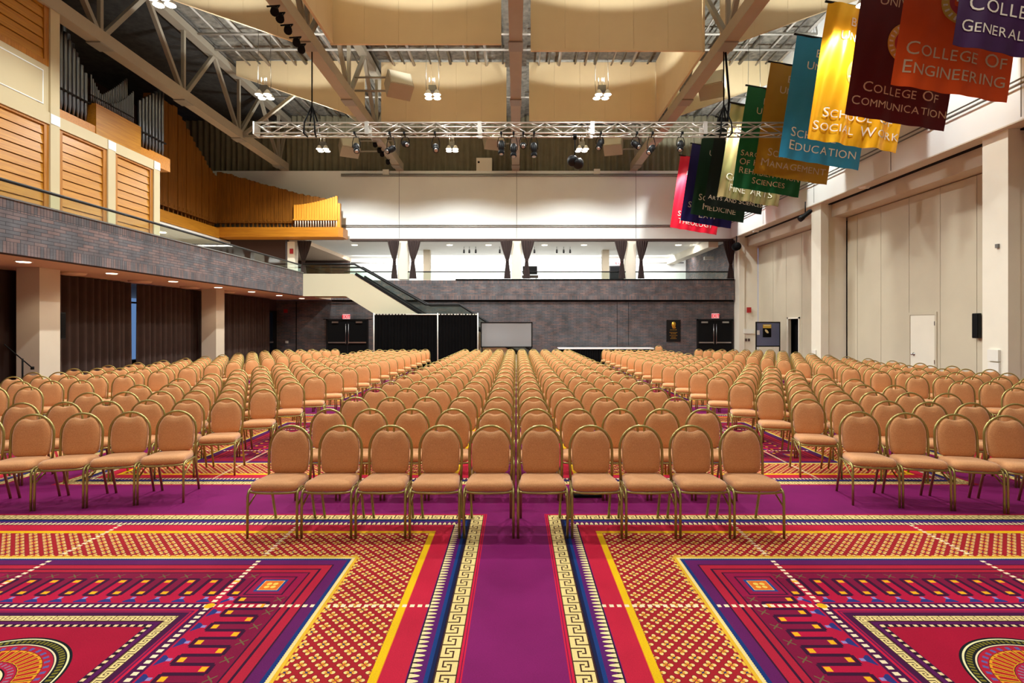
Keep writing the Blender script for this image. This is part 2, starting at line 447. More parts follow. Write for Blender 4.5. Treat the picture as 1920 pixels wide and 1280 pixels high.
# ------------------------------------------------------------------ room shell
def st(name, mb, m, parent=None):
    o = mb.build(name, m, parent)
    if parent is None: struct(o)
    return o
ZB, ZT, ZO, ZW, ZD = 3.15, 4.13, 6.22, 9.62, 12.6      # band bottom/top, opening top, white wall top, roof deck
YB = 27.0
o = st('wall_back', MB().box(-12.2, 12.1, YB, YB + .3, 0, ZB), M_brickx)
o = st('band_shade_line', MB().box(-9.2, 10.9, YB - .04, YB + .3, ZB - .08, ZB), M_matte)  # black strip stands in for the shade line under the brick band
o = st('wall_back_balcony', MB().box(-9.2, 10.9, YB - .14, YB + .3, ZB, ZT), M_brickband)
st('trim_2', MB().box(-3.0, 10.9, YB - .17, YB + .32, ZT, ZT + .06), M_matte, None)
# vertical brick joints on the back wall
st('trim_3', MB().box(at(1157, 0, YB).x, at(1157, 0, YB).x + .012, YB - .012, YB + .01, 0, ZB - .1).box(at(1178, 0, YB).x, at(1178, 0, YB).x + .012, YB - .012, YB + .01, .9, ZB - .1), M_matte)
st('trim_4', MB().box(at(555, 0, YB).x, at(555, 0, YB).x + .04, YB - .012, YB + .01, 0, ZB - .1), M_matte)
# conduits on the back wall near the stair
# white upper wall
o = st('wall_back_upper', MB().box(-17.8, 12.2, YB, YB + .35, ZO, ZW), M_white)
st('joint_1', MB().box(at(748, 0, YB).x, at(748, 0, YB).x + .02, YB - .006, YB, ZO + .02, ZW), M_grey, o)
st('joint_2', MB().box(.04, .06, YB - .006, YB, ZO + .02, ZW), M_grey, o)
st('joint_3', MB().box(at(1192, 0, YB).x, at(1192, 0, YB).x + .02, YB - .006, YB, ZO + .02, ZW), M_grey, o)
st('trim_5', MB().box(at(640, 0, YB).x, 10.7, YB - .05, YB, 6.80, 6.83).box(at(640, 0, YB).x, 10.7, YB - .05, YB, 6.88, 6.91), M_grey)
st('trim_6', MB().box(at(640, 0, YB).x, at(1270, 0, YB).x, YB - .07, YB, 9.34, 9.37).box(at(640, 0, YB).x, at(1270, 0, YB).x, YB - .07, YB, 9.43, 9.46), M_grey)
st('trim_7', MB().box(-8.3, 10.9, YB - .02, YB + .36, ZO - .10, ZO - .003), M_darkbrown)
# balcony room behind the opening
st('balcony_floor', MB().box(-17.8, 12.2, YB + .3, 35.2, 3.5, 3.7), M_grey)
st('balcony_ceiling', MB().box(-10.7, 12.2, YB + .35, 35.2, 6.24, 6.4), M_white)
st('wall_balcony_back', MB().box(-17.8, 12.2, 35.0, 35.3, 3.7, 6.4), M_white)
st('trim_8', MB().box(-10.7, 10.9, 34.94, 35.0, 5.92, 6.0), M_grey)
st('wall_balcony_right', MB().box(11.05, 12.2, YB + .31, 35.0, 3.7, 6.24), M_bricky)
st('balcony_soffit', MB().box(9.8, 10.3, YB + .4, 35.0, 5.85, 6.24), M_cream)
st('balcony_ceiling_low', MB().box(-18, -10.7, YB + .35, 35.0, 6.04, 6.4), M_soffit)
st('wall_balcony_end', MB().box(-18.2, -18, YB + .3, 35.3, 3.5, 6.4), M_darkbrown)
st('wall_balcony_left', MB().box(-17.9, -10.75, 34.5, 34.95, 3.7, 6.04), M_darkbrown)
for i, px in enumerate((755, 968.5, 1183)):
    x = at(px, 0, YB).x
    o = st('column', MB().box(x - .25, x + .25, YB - .0, YB + .5, ZT + .06, ZO), M_cream)
for i, (px, Y) in enumerate(((800, 31.0), (1136, 31.0))):
    x = at(px, 0, Y).x
    st('column', MB().box(x - .19, x + .19, Y, Y + .4, 3.7, 6.24), M_beige)
x = at(546.5, 0, 26.6).x
st('column', MB().box(x - .18, x + .18, 26.55, 26.95, 3.6, 6.0), M_cream)
# left balcony
XL = -9.2
st('balcony_fascia_left', MB().box(XL - .25, XL, -6, 23.3, ZB, ZT), M_bricky)
st('balcony_slab_left', MB().box(-18, XL - .25, -6, YB, ZB + .002, 3.55), M_soffit)
st('ceiling_under_balcony_end', MB().box(XL - .25, XL, 23.3, YB - .15, ZB + .002, 3.55), M_soffit)
st('trim_9', MB().box(XL - .3, XL + .03, -6, 23.3, ZT, ZT + .03), M_grey)
st('wall_left', MB().box(-12.3, -12.0, -6, 16.4, 0, ZB).box(-12.3, -12.0, 18.0, 25.35, 0, ZB).box(-12.3, -12.0, 16.4, 18.0, 0, .75).box(-12.3, -12.0, 25.35, 27, 2.6, ZB), M_darkbrown)
w = st('window_1', MB().box(-12.14, -12.12, 16.4, 18.0, .75, ZB), M_glass)
st('window_frame', MB().box(-12.2, -11.98, 16.4, 16.46, .75, ZB).box(-12.2, -11.98, 17.94, 18.0, .75, ZB).box(-12.2, -11.98, 16.4, 18.0, .70, .78).box(-12.17, -12.02, 16.4, 18.0, 2.55, 2.6), M_grey, w)
w = st('door_1', MB().box(-12.14, -12.12, 25.4, 26.6, .05, 2.55), M_glass)
st('door_frame', MB().box(-12.2, -11.98, 25.35, 25.43, 0, 2.6).box(-12.2, -11.98, 26.56, 27.0, 0, 2.6).box(-12.2, -11.98, 25.35, 26.6, 2.5, 2.6).box(-12.2, -11.98, 25.35, 26.6, 0, .12), M_black, w)
st('push_bar', MB().box(-11.98, -11.92, 25.45, 26.5, 1.02, 1.09), M_steel, w)
for i, Y0 in enumerate((5.0, 12.08, 19.2)):
    st('column', MB().box(-11.2, -10.68, Y0, Y0 + .55, 0, ZB), M_beige)
# area behind / under the organ
st('ceiling_balcony_left', MB().box(-18, -14.25, 17.0, YB, 5.95, 6.04), M_white)
st('wall_balcony_far_left', MB().box(-18.2, -18, -6, YB + .3, 3.5, ZD), M_darkbrown)
st('wall_balcony_panels', MB().box(-17.8, -11.5, 26.9, YB + .3, 3.55, ZO), M_darkbrown)
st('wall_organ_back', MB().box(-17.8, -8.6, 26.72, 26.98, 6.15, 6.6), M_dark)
# right side: fascia, soffit, header, folding partitions, columns
XR = 10.8
f = st('fascia_right', MB().box(XR, XR + .25, -6, YB, 6.25, ZD), M_white)
for i, yy in enumerate((3.5, 7.5, 11.5, 15.5, 19.5, 23.5)):
    st('joint', MB().box(XR - .006, XR, yy, yy + .02, 6.3, ZD), M_grey, f)
st('band_shade_line0', MB().tube([(XR - .07, -6, 6.98), (XR - .07, YB, 6.98)], .02, 6).tube([(XR - .07, -6, 7.09), (XR - .07, YB, 7.09)], .02, 6), M_grey)
st('soffit_right', MB().box(XR, XR + .42, -6, YB, 6.22, 6.25), M_beige)
st('band_shade_line1', MB().box(XR + .42, XR + .56, -6, YB, 6.20, 6.5), M_matte)
st('header_right', MB().box(XR + .56, 12.3, -6, YB, 5.75, 6.6), M_beige)
st('wall_right', MB().box(12.3, 12.5, -6, YB + .3, 0, 6.25), M_matte)
cols = [(3.9, 4.6), (11.98, 12.64), (19.33, 19.95), (26.4, 27.0)]
for a, b in cols:
    st('column', MB().box(10.95, 11.22, a, b, 0, 6.22).box(11.22, 11.89, a + .05, b, 0, 6.22), M_cream)
# folding partition walls, each leaf between two joints a slab of its own
def partition(n, y0, y1, joints, door=None, opening=None):
    ys = [y0] + [j for j in joints if y0 < j < y1] + [y1]
    ys.sort()
    root = thing('wall_partition_%d' % n, 'cream folding partition wall between the right columns', 'partition', (11.95, (y0 + y1) / 2, 0), kind='structure')
    for a, b in zip(ys, ys[1:]):
        mb = MB(); g = .008
        if opening and a < opening[1] and b > opening[0]:
            if a < opening[0]: mb.box(11.9, 12.0, a + g, opening[0], 0, 5.72)
            if b > opening[1]: mb.box(11.9, 12.0, opening[1], b - g, 0, 5.72)
            mb.box(11.9, 12.0, max(a, opening[0]), min(b, opening[1]), 2.15, 5.72)
        else: mb.box(11.9, 12.0, a + g, b - g, 0, 5.72)
        mb.build('partition_panel', M_partition, root)
    MB().box(11.985, 12.02, y0, y1, 0, 5.72).build('seam_backing', M_seam, root) if not opening else None
    return root
partition(1, 12.64, 19.33, [13.9, 15.1, 16.3, 17.55, 18.76])
partition(2, 19.95, 26.44, [21.2, 22.4, 23.7, 24.9], opening=(22.62, 23.48))
partition(3, 4.6, 11.98, [5.8, 7.0, 8.2, 9.4, 10.7])
st('door_frame_right', MB().box(11.86, 11.9, 22.54, 22.62, 0, 2.22).box(11.86, 11.9, 23.48, 23.56, 0, 2.22).box(11.86, 11.9, 22.54, 23.56, 2.15, 2.22), M_cream)
st('wall_corridor_dark', MB().box(12.2, 12.28, 22.3, 23.8, 0, 2.4), M_matte)
# white access door in the near partition
d = thing('door_2', 'cream flush door in the folding partition between right columns', 'door', (11.9, 15.75, 0), kind='structure')
MB().box(11.885, 11.9, 15.28, 16.22, .02, 2.15).build('door_leaf', M_cream, d)
MB().box(11.872, 11.9, 15.20, 15.27, 0, 2.16).box(11.872, 11.9, 16.23, 16.30, 0, 2.16).box(11.872, 11.9, 15.20, 16.30, 2.16, 2.24).build('door_frame', M_partition, d)
MB().lathe((11.885, 16.08, 1.0), [(.05, 0), (.05, -.01), (.02, -.015), (.02, -.05), (.032, -.06), (.032, -.08), (.01, -.09)], 14, 'x').build('door_knob', M_steel, d)
for z in (.75, 1.85): MB().box(11.865, 11.885, 15.255, 15.285, z, z + .12).build('hinge', M_steel, d)
# black double doors
def double_door(n, px0, px1, pytop, lab):
    a = at(px0, pytop, YB); b = at(px1, pytop, YB); x0, x1, zt = a.x, b.x, a.z
    d = thing('door_%d' % n, lab, 'door', ((x0 + x1) / 2, YB - .02, 0), kind='structure')
    MB().box(x0, x0 + .07, YB - .05, YB + .05, 0, zt).box(x1 - .07, x1, YB - .05, YB + .05, 0, zt).box(x0, x1, YB - .05, YB + .05, zt - .07, zt).build('door_frame', M_black, d)
    c = (x0 + x1) / 2
    for s in (-1, 1):
        xa, xb = (x0 + .07, c - .01) if s < 0 else (c + .01, x1 - .07)
        lf = MB().box(xa, xb, YB - .03, YB + .01, .01, zt - .07).build('door_leaf', M_matte, d)
        pb = MB().box(xa + .04, xb - .04, YB - .075, YB - .03, .99, 1.05); pb.tube([(c + s * .07, YB - .06, .95), (c + s * .07, YB - .06, 1.95)], .014, 6)
        pb.build('push_bar', M_steel, d)
        MB().box((xa + xb) / 2 - .16 + s * .1, (xa + xb) / 2 + .16 + s * .1, YB - .08, YB - .03, zt - .2, zt - .12).build('door_closer', M_steel, d)
double_door(3, 612, 691, 598, 'black double door under the exit sign left of the stair')
double_door(4, 1306, 1374, 598, 'black double door under the exit sign near the right corner')
st('band_shade_line2', MB().box(at(606, 0, YB).x, at(697, 0, YB).x, YB - .02, YB, 2.18, 2.2), M_matte)
st('wall_front', MB().box(-18.2, 13.2, -6.2, -6, 0, ZD), M_cream)
st('wall_right_upper', MB().box(XR + .25, 12.5, -6, YB + .3, 6.6, ZD), M_white)
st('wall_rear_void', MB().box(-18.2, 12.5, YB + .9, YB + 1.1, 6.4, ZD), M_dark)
# curtains
def pleats(x0, y0, x1, y1, z0, z1, amp, wl, m, name, parent=None, th=.012, wfun=None):
    L = math.hypot(x1 - x0, y1 - y0); n = max(8, int(L / wl * 8)); tx, ty = (x1 - x0) / L, (y1 - y0) / L
    mb = MB(); seed = random.random() * 50
    def fn(sgn):
        def g(u, v):
            s = u * L; a = amp * (math.sin(2 * PI * s / wl + 1.2 * math.sin(s * 1.7 + seed)) + .35 * math.sin(2 * PI * s / wl * .47 + seed))
            a *= .75 + .25 * (1 - v)
            z = z0 + (z1 - z0) * v
            return (x0 + tx * s - ty * (a + sgn * th / 2), y0 + ty * s + tx * (a + sgn * th / 2), z)
        return g
    mb.grid(n, 5, fn(1)); mb.grid(n, 5, fn(-1))
    return mb.build(name, m, parent)
cl = [(5.0, 12.0, 'dark brown pleated curtain left of the nearest column, by the microphone stand'),
      (12.75, 16.22, 'dark brown pleated curtain between the first column and the window gap'),
      (16.62, 19.95, 'dark brown pleated curtain between the window gap and second column'),
      (19.98, 25.35, 'dark brown pleated curtain beyond the second column, beside the glass door')]
for a, b, l in cl:
    o = pleats(-11.62, a, -11.62, b, .03, ZB - .02, .085, .25, M_brown, 'curtain'); tag(o, l, 'curtain', 'brown curtains along the left wall')
o = pleats(-17.6, YB + .45, 12.0, YB + .45, ZW - .3, ZD - .05, .07, .30, M_curtup, 'pleated_drape'); tag(o, 'sage grey pleated drape hanging above the white back wall', 'drape')
# tied curtains in the balcony opening
def tied(px_out, px_in, ytie, lab, side, half=False):
    a = at(px_out, 455, YB - .06); b = at(px_in, 455, YB - .06)
    x0, x1 = min(a.x, b.x), max(a.x, b.x)
    root = thing('tied_curtain', lab, 'curtain', ((x0 + x1) / 2, YB - .1, ZO - .12), 'tied curtains in the balcony opening')
    xc = x1 if side > 0 else x0                          # edge beside the column
    W = x1 - x0; zt = ZO - .12; zk = H - (ytie - VY) / F * YB; zb = ZT + .08
    mb = MB()
    def fn(sgn):
        def g(u, v):
            z = zt + (zb - zt) * v
            vk = (zt - zk) / (zt - zb)
            if v < vk: w = W * (1 - .80 * (v / vk) ** 1.3)
            else: w = W * (.20 + .36 * ((v - vk) / (1 - vk)) ** .8)
            c = xc - side * (W * .42)
            c = (x0 + x1) / 2 + (c - (x0 + x1) / 2) * min(1, v / vk)
            x = c + (u - .5) * w
            y = YB - .10 - .035 * math.sin(u * 2 * PI * 5) * (w / W + .25) + sgn * .006
            return (x, y, z)
        return g
    mb.grid(30, 16, fn(1)); mb.grid(30, 16, fn(-1)); mb.build('curtain_cloth', M_tied, root)
    cx = xc - side * W * .42
    mb = MB(); pts = [(cx + W * .12 * math.cos(t), YB - .10 + .06 * math.sin(t), zk) for t in [2 * PI * i / 12 for i in range(12)]]
    mb.tube(pts, .02, 6, closed=True); mb.build('tieback', M_darkbrown, root)
tied(727, 749, 490, 'brown tied-back curtain on the left of the first balcony column', 1)
tied(789, 764, 490, 'brown tied-back curtain on the right of the first balcony column', -1)
tied(938, 961, 490, 'brown tied-back curtain on the left of the middle balcony column', 1)
tied(1002, 977, 490, 'brown tied-back curtain on the right of the middle balcony column', -1)
tied(1152, 1176, 490, 'brown tied-back curtain on the left of the third balcony column', 1)
tied(1215, 1192, 490, 'brown tied-back curtain on the right of the third balcony column', -1)
tied(1355, 1380, 497, 'brown tied-back curtain at the far right end of the balcony', 1)
tied(585, 558, 490, 'brown tied-back curtain above the stair landing at the balcony left end', -1)
# railings
def rail(name, p0, p1, lab, zr, zt0, posts=()):
    root = thing(name, lab, 'railing', (p0[0], p0[1], zt0))
    MB().box(min(p0[0], p1[0]) - .006, max(p0[0], p1[0]) + .006, min(p0[1], p1[1]) - .006, max(p0[1], p1[1]) + .006, zt0, zr).build('glass_panel', M_glass, root)
    MB().tube([(p0[0], p0[1], zr), (p1[0], p1[1], zr)], .032, 8).build('handrail', M_black, root)
    return root
rail('balcony_railing', (XL - .06, -6, 0), (XL - .06, 23.2, 0), 'glass railing with black handrail on the left brick balcony', 4.47, ZT + .03)
xs = [-8.6, -5.95, -5.4, -.25, .30, 5.5, 6.0, 10.85]
labs = ['between the stair and first column', 'left', 'between the first and middle columns', '', 'between the middle and third columns', '', 'right of the third column']
for k in range(0, 8, 2):
    rail('balcony_railing', (xs[k], YB - .02, 0), (xs[k + 1], YB - .02, 0), 'glass and black handrail of back balcony, ' + labs[k], 4.56, ZT + .06)
# ------------------------------------------------------------------ organ
XP = -11.4
oc = thing('organ_case', 'cream framed organ case with honey oak louvre panels on the left balcony', 'organ case', (XP - .2, 13.0, 3.55), 'pipe organ along the left balcony')
yposts = [(9.2, 9.45), (11.28, 11.55), (13.2, 13.47), (15.07, 15.35), (16.98, 17.26)]
for i, (a, b) in enumerate(yposts):
    MB().box(XP - .35, XP, a, b, 3.55, 11.6 if i < 3 else 7.06).build('post', M_case, oc)
MB().box(XP - .34, XP - .01, 9.2, 17.26, 6.77, 7.06).build('top_rail', M_case, oc)
for i, (a, b) in enumerate(yposts):
    MB().box(XP, XP + .012, a, b, 6.80, 7.04).build('corner_block', M_white, oc)
def louvre(y0, y1, z0, z1):
    fr = MB(); w = .13
    fr.box(XP - .22, XP - .04, y0, y0 + w, z0, z1).box(XP - .22, XP - .04, y1 - w, y1, z0, z1).box(XP - .22, XP - .04, y0 + w, y1 - w, z0, z0 + w).box(XP - .22, XP - .04, y0 + w, y1 - w, z1 - .06, z1)
    o = fr.build('louvre_frame', M_oakdark, oc)
    mb = MB(); n = int(round((z1 - z0 - .2) / .235)); h = (z1 - .06 - z0 - w) / n
    for k in range(n):
        za = z0 + w + k * h
        v = [(XP - .06, y0 + w, za + .009), (XP - .06, y1 - w, za + .009), (XP - .085, y1 - w, za + h - .006), (XP - .085, y0 + w, za + h - .006)]
        mb.add(v + [(x - .03, y, z) for x, y, z in v], [(0, 1, 2, 3), (7, 6, 5, 4), (0, 4, 5, 1), (2, 6, 7, 3), (1, 5, 6, 2), (3, 7, 4, 0)])
    mb.build('louvre_slats', M_oak, o)
    MB().box(XP - .24, XP - .2, y0, y1, z0, z1).build('louvre_back', M_dark, o)
for (a, b), (c, dd) in zip(yposts, yposts[1:]):
    louvre(b, c, 3.56, 6.77)
for (a, b), (c, dd) in zip(yposts[:3], yposts[1:3]):
    louvre(b, c, 8.18, 10.6)
    p = MB().box(XP - .3, XP - .05, b, c, 7.06, 8.18).build('blank_panel', M_case, oc)
    mb = MB(); e = .16
    y0, y1, z0, z1 = b + e, c - e, 7.06 + e, 8.18 - e
    mb.tube([(XP - .05, y0, z0), (XP - .05, y1, z0), (XP - .05, y1, z1), (XP - .05, y0, z1)], .02, 6, closed=True); mb.build('panel_moulding', M_white, p)
    MB().box(XP - .3, XP - .02, b, c, 10.6, 11.6).build('upper_frieze', M_oakdark, oc)
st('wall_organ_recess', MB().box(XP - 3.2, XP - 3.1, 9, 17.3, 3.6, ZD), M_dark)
# tin pipes behind the frames
tp = thing('organ_tin_pipes', 'silver tin organ pipes on oak chests behind the organ case', 'organ pipes', (-12.0, 15.7, 7.06), 'pipe organ along the left balcony')
def zat(py, Y): return H - (py - VY) / F * Y
MB().box(-12.3, -11.74, 13.47, 15.05, 7.06, 7.42).build('chest', M_oakx, tp)
MB().box(-12.3, -11.72, 15.05, 16.85, 7.06, 8.06).build('chest', M_oak, tp)
MB().box(-12.3, -11.74, 16.85, 17.26, 7.06, 7.45).box(-12.3, -11.74, 17.26, 18.3, 7.06, 7.5).build('chest', M_oakx, tp)
npipes = 0
def tin(x, y, z0, z1, r):
    global npipes
    h = z1 - z0
    MB().lathe((x, y, z0), [(r * .25, 0), (r * .9, .28), (r, .30), (r, h - .02), (r * .92, h)], 12).build('metal_pipe', M_tin, tp); npipes += 1
k = 11                                                # big left group
for i in range(k):
    f = i / (k - 1); Yp = 13.6 + 1.35 * f
    tin(-11.95, Yp, 7.42, 10.4 - 1.55 * f, .055)
for i in range(7):
    f = i / 6; tin(-12.16, 14.1 + .8 * f, 7.42, 10.5 - 1.1 * f, .05)
k = 26                                               # V shaped middle rank
for i in range(k):
    f = i / (k - 1); Yp = 15.12 + 1.66 * f; g = abs(f - .36) / (.36 if f < .36 else .64)
    tin(-11.92, Yp, 8.06, 8.34 + (.55 if f < .36 else .80) * g ** 1.5, .022)
for i in range(18):
    f = i / 17; Yp = 15.6 + 1.2 * f; tin(-12.14, Yp, 8.06, 8.50 + 1.05 * f ** 1.2, .026)
k = 8
for i in range(k):
    f = i / (k - 1); Yp = 17.1 + 1.1 * f; tin(-11.95, Yp, 7.48, 9.0 + .85 * f, .055)
MB().box(-11.99, -11.86, 13.5, 15.05, 8.02, 8.06).box(-11.96, -11.88, 15.1, 16.8, 8.30, 8.325).box(-11.99, -11.86, 17.0, 18.3, 8.0, 8.04).build('pipe_rack', M_dark, tp)
# wooden pipe ranks
wp = thing('organ_wood_pipes', 'tall brown wooden organ pipes on a long oak chest in the left corner', 'organ pipes', (-14.2, 24.0, 6.05), 'pipe organ along the left balcony')
MB().box(-15.2, -14.2, 20.6, 25.8, 6.05, 6.52).build('chest', M_oak, wp)
MB().box(-15.2, -8.5, 25.8, 26.7, 6.12, 6.58).prism([(-8.5, 25.8), (-8.32, 25.95), (-8.32, 26.7), (-8.5, 26.7)], lambda a, b, s_: (a, b, 6.12 + .46 * s_)).build('chest', M_oakx, wp)
def interp(tab, x):
    for (a, b), (c, d_) in zip(tab, tab[1:]):
        if x <= c: return b + (d_ - b) * (x - a) / (c - a)
    return tab[-1][1]
tab = [(19.2, 11.0), (22.8, 11.15), (23.7, 10.5), (24.8, 9.7), (25.8, 9.1)]
ys = [19.4 + .30 * i for i in range(4)]
y = 21.35; i = 0
while y < 25.9:
    w = .34 if y < 22 else max(.16, .34 - (y - 22) * .05)
    yc = y + w / 2; zt = interp(tab, yc) + random.uniform(-.06, .06); o_ = random.uniform(-.02, .02)
    MB().box(-14.75 + o_, -14.42 + o_, y, y + w - .012, 6.78, zt).box(-14.62, -14.52, yc - .035, yc + .035, 6.52, 6.78).box(-14.44 + o_, -14.405 + o_, yc - w * .3, yc + w * .3, 6.84, 6.95).build('wood_pipe', M_oakv, wp)
    y += w; i += 1
tabx = [(-14.3, 9.25), (-13.7, 9.12), (-12.7, 8.82), (-11.4, 8.46), (-10.1, 8.13), (-9.2, 7.98), (-8.6, 7.9)]
x = -14.42
while x < -8.7:
    w = max(.12, .24 - (x + 14.35) * .02); xc = x + w / 2; zt = interp(tabx, xc) + random.uniform(-.03, .05); o_ = random.uniform(-.02, .02)
    MB().box(x, x + w - .01, 26.0 + o_, 26.25 + o_, 6.82, zt).box(xc - .03, xc + .03, 26.08, 26.16, 6.58, 6.82).box(xc - w * .28, xc + w * .28, 25.97 + o_, 26.01 + o_, 6.88, 6.97).build('wood_pipe', M_oakv, wp)
    x += w
sp_ = thing('organ_small_pipes', 'bright honey coloured small wooden organ pipes at the right end of chest', 'organ pipes', (-9.6, 25.86, 6.58), 'pipe organ along the left balcony')
for i in range(17):
    f = i / 16; x = -10.65 + 1.98 * f; zt = 7.66 + .42 * f ** 1.6
    MB().box(x, x + .112, 25.84, 25.95, 6.98, zt).build('wood_pipe', M_honey, sp_)
    MB().lathe((x + .056, 25.89, 6.58), [(.018, 0), (.034, .36), (.03, .40)], 8).build('pipe_foot', M_cream, sp_)
MB().box(-10.68, -8.55, 25.83, 25.96, 6.92, 6.985).build('rack_board', M_honey, sp_)
MB().box(-8.66, -8.45, 25.9, 26.1, 6.58, 7.75).build('end_pipe', M_honey, sp_)

# ------------------------------------------------------------------ roof deck, joists, trusses
dk = st('ceiling', MB().box(-11.7, 12.6, -6.2, YB + 1.1, ZD, ZD + .2), M_deck)
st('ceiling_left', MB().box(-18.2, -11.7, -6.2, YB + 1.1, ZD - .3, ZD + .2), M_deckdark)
k = 0
x = -11.4
while x < 12:
    MB().tube([(x, -6, ZD - .16 - .06 * (k % 2)), (x, YB + .3, ZD - .16 - .06 * (k % 2))], .035 if k % 3 else .06, 6).build('roof_joist', M_pipe if k % 2 else M_grey, dk)
    x += .40 if k % 3 else .66; k += 1
for y in (2.6, 7.4, 12.6, 14.7, 17.2, 19.3, 20.4, 24.6):
    MB().tube([(-11.7, y, ZD - .3), (12, y, ZD - .3)], .045, 6).build('cross_pipe', M_pipe, dk)
TX = [-11.55, -5.8, 0.0, 5.9, 11.45]
lt = ['far left', 'second from the left', 'middle', 'second from the right', 'far right']
for i, x in enumerate(TX):
    t = thing('roof_truss', 'painted steel roof truss running lengthwise, %s of the five' % lt[i], 'roof truss', (x, 10.5, 9.62), 'lengthwise roof trusses', kind='structure')
    MB().box(x - .18, x + .18, -6, YB - .01, 9.62, 9.98).build('bottom_chord', M_beam, t)
    mb = MB(); mb.box(x - .16, x + .16, -6, YB + .3, 12.1, 12.36); mb.build('top_chord', M_web, t)
    mb = MB(); yn = 3.72 - 7.5
    while yn < 27:
        mb.bar((x, yn, 9.9), (x, yn, 12.15), .11)
        for s in (-1, 1): mb.bar((x, yn + .1 * s, 9.95), (x, min(yn + 1.85 * s, 27.2), 12.15), .13)
        mb.box(x - .2, x + .2, yn - .25, yn + .25, 9.58, 9.62)
        yn += 3.75
    mb.build('web_members', M_web, t)
    if i == 2:
        MB().box(x - .42, x - .2, -6, YB, 12.3, 12.58).box(x + .2, x + .42, -6, YB, 12.3, 12.58).build('fireproofing', M_deck, t)
# crossing braces near the back, left bay
cb = thing('ceiling_brace', 'pale steel cross brace between the two left roof trusses', 'brace', (-8.7, 22.47, 9.7), kind='structure')
MB().bar((-11.4, 22.5, 9.75), (-6.0, 22.5, 9.75), .1).bar((-11.4, 22.5, 9.8), (-8.6, 22.5, 12.0), .12).bar((-8.6, 22.5, 12.0), (-6.0, 22.5, 9.9), .1).build('brace_bars', M_web, cb)
# acoustic fabric baffles
GB = 'cream fabric ceiling baffles'
def xbaffle(x0, x1, y, zb, lab, zt=12.5, zb1=None):
    zb1 = zb if zb1 is None else zb1
    root = thing('ceiling_baffle', lab, 'acoustic panel', ((x0 + x1) / 2, y, zb), GB)
    n = 5
    for k in range(n):
        a = x0 + (x1 - x0) * k / n; b = x0 + (x1 - x0) * (k + 1) / n - .006
        za = zb + (zb1 - zb) * k / n; zbb = zb + (zb1 - zb) * (k + 1) / n
        poly = [(a, za), (b, zbb), (b, zt), (a, zt)]
        MB().prism(poly, lambda p, q, s_: (p, y - .03 + .06 * s_, q)).build('fabric_panel', M_baffle, root)
    MB().bar((x0, y, zb), (x1, y, zb1), .08, .05).build('bottom_rail', M_baffle, root)
xbaffle(-5.57, -.43, 16.2, 10.32, 'nearest cream fabric ceiling baffle left of the middle truss')
xbaffle(.45, 5.6, 16.2, 10.12, 'nearest cream fabric ceiling baffle right of the middle truss')
xbaffle(-5.44, -.37, 21.8, 10.1, 'second cream fabric ceiling baffle left of the middle truss, behind a lamp')
xbaffle(.54, 5.67, 21.8, 10.16, 'second cream fabric ceiling baffle right of the middle truss, behind a lamp')
xbaffle(-11.3, -6.1, 16.2, 12.0, 'nearest sloping cream baffle above the left truss bay', 12.55, 10.2)
xbaffle(-11.3, -6.1, 21.8, 12.0, 'second sloping cream baffle above the left truss bay', 12.55, 10.2)
xbaffle(6.15, 11.2, 16.2, 10.2, 'nearest sloping cream baffle above the banners', 12.55, 12.0)
xbaffle(6.15, 11.2, 21.8, 10.2, 'second sloping cream baffle above the banners', 12.55, 12.0)
xbaffle(-5.5, -.43, 10.6, 10.3, 'cream fabric ceiling baffle left of the middle truss, above the frame')
xbaffle(.45, 5.6, 10.6, 10.1, 'cream fabric ceiling baffle right of the middle truss, above the frame')
def ybaffle(x, y0, y1, zb, lab):
    root = thing('ceiling_baffle', lab, 'acoustic panel', (x, (y0 + y1) / 2, zb), GB)
    n = 4
    for k in range(n):
        a = y0 + (y1 - y0) * k / n; b = y0 + (y1 - y0) * (k + 1) / n - .006
        MB().box(x - .03, x + .03, a, b, zb, 12.5).build('fabric_panel', M_baffle, root)
    MB().bar((x, y0, zb), (x, y1, zb), .08, .05).build('bottom_rail', M_baffle, root)
ybaffle(5.68, 16.26, 21.7, 10.12, 'lengthwise cream baffle beside the second truss from the right')
ybaffle(-5.5, 10.7, 16.1, 10.3, 'lengthwise cream baffle beside the second truss from the left')

# ------------------------------------------------------------------ ceiling lamps
LR = [12.57, 17.76, 23.16]; LXS = [-8.3, -2.76, 2.82, 8.3]
fix_lab = {(0, 12.57): 'white four-lamp ceiling fixture at the top edge above the organ pipes', (0, 17.76): 'white four-lamp ceiling fixture hanging just above the left end of silver truss',
           (1, 17.76): 'white four-lamp ceiling fixture before the second baffle left of middle truss', (2, 17.76): 'white four-lamp ceiling fixture before the second baffle right of middle truss',
           (0, 23.16): 'white four-lamp ceiling fixture below the left end of silver truss', (1, 23.16): 'white four-lamp ceiling fixture below silver truss, left of its cluster of spotlights',
           (2, 23.16): 'white four-lamp ceiling fixture below silver truss, behind the big black spotlight pair', (3, 12.57): 'white four-lamp ceiling fixture behind the dark red banner',
           (3, 17.76): 'white four-lamp ceiling fixture hidden behind the mustard banner', (3, 23.16): 'white four-lamp ceiling fixture hidden behind the dark green banner'}
def spot(x, y, z, power, cone, blend, up=False, col=(.965, 1, .985), r=.12):
    l = bpy.data.lights.new('lamp_beam', 'SPOT'); l.energy = power; l.spot_size = math.radians(cone); l.spot_blend = blend; l.color = col; l.shadow_soft_size = r
    o = bpy.data.objects.new('lamp_beam', l); C.objects.link(o); o.location = (x, y, z)
    o.rotation_euler = (PI, 0, 0) if up else (0, 0, 0)
    return o
PW_DOWN, PW_UP = 1100, 620
RW = {-3.4: 0.0, 1.9: .45, 7.2: .85, 12.57: 1.0, 17.76: 1.05, 23.16: 1.4}
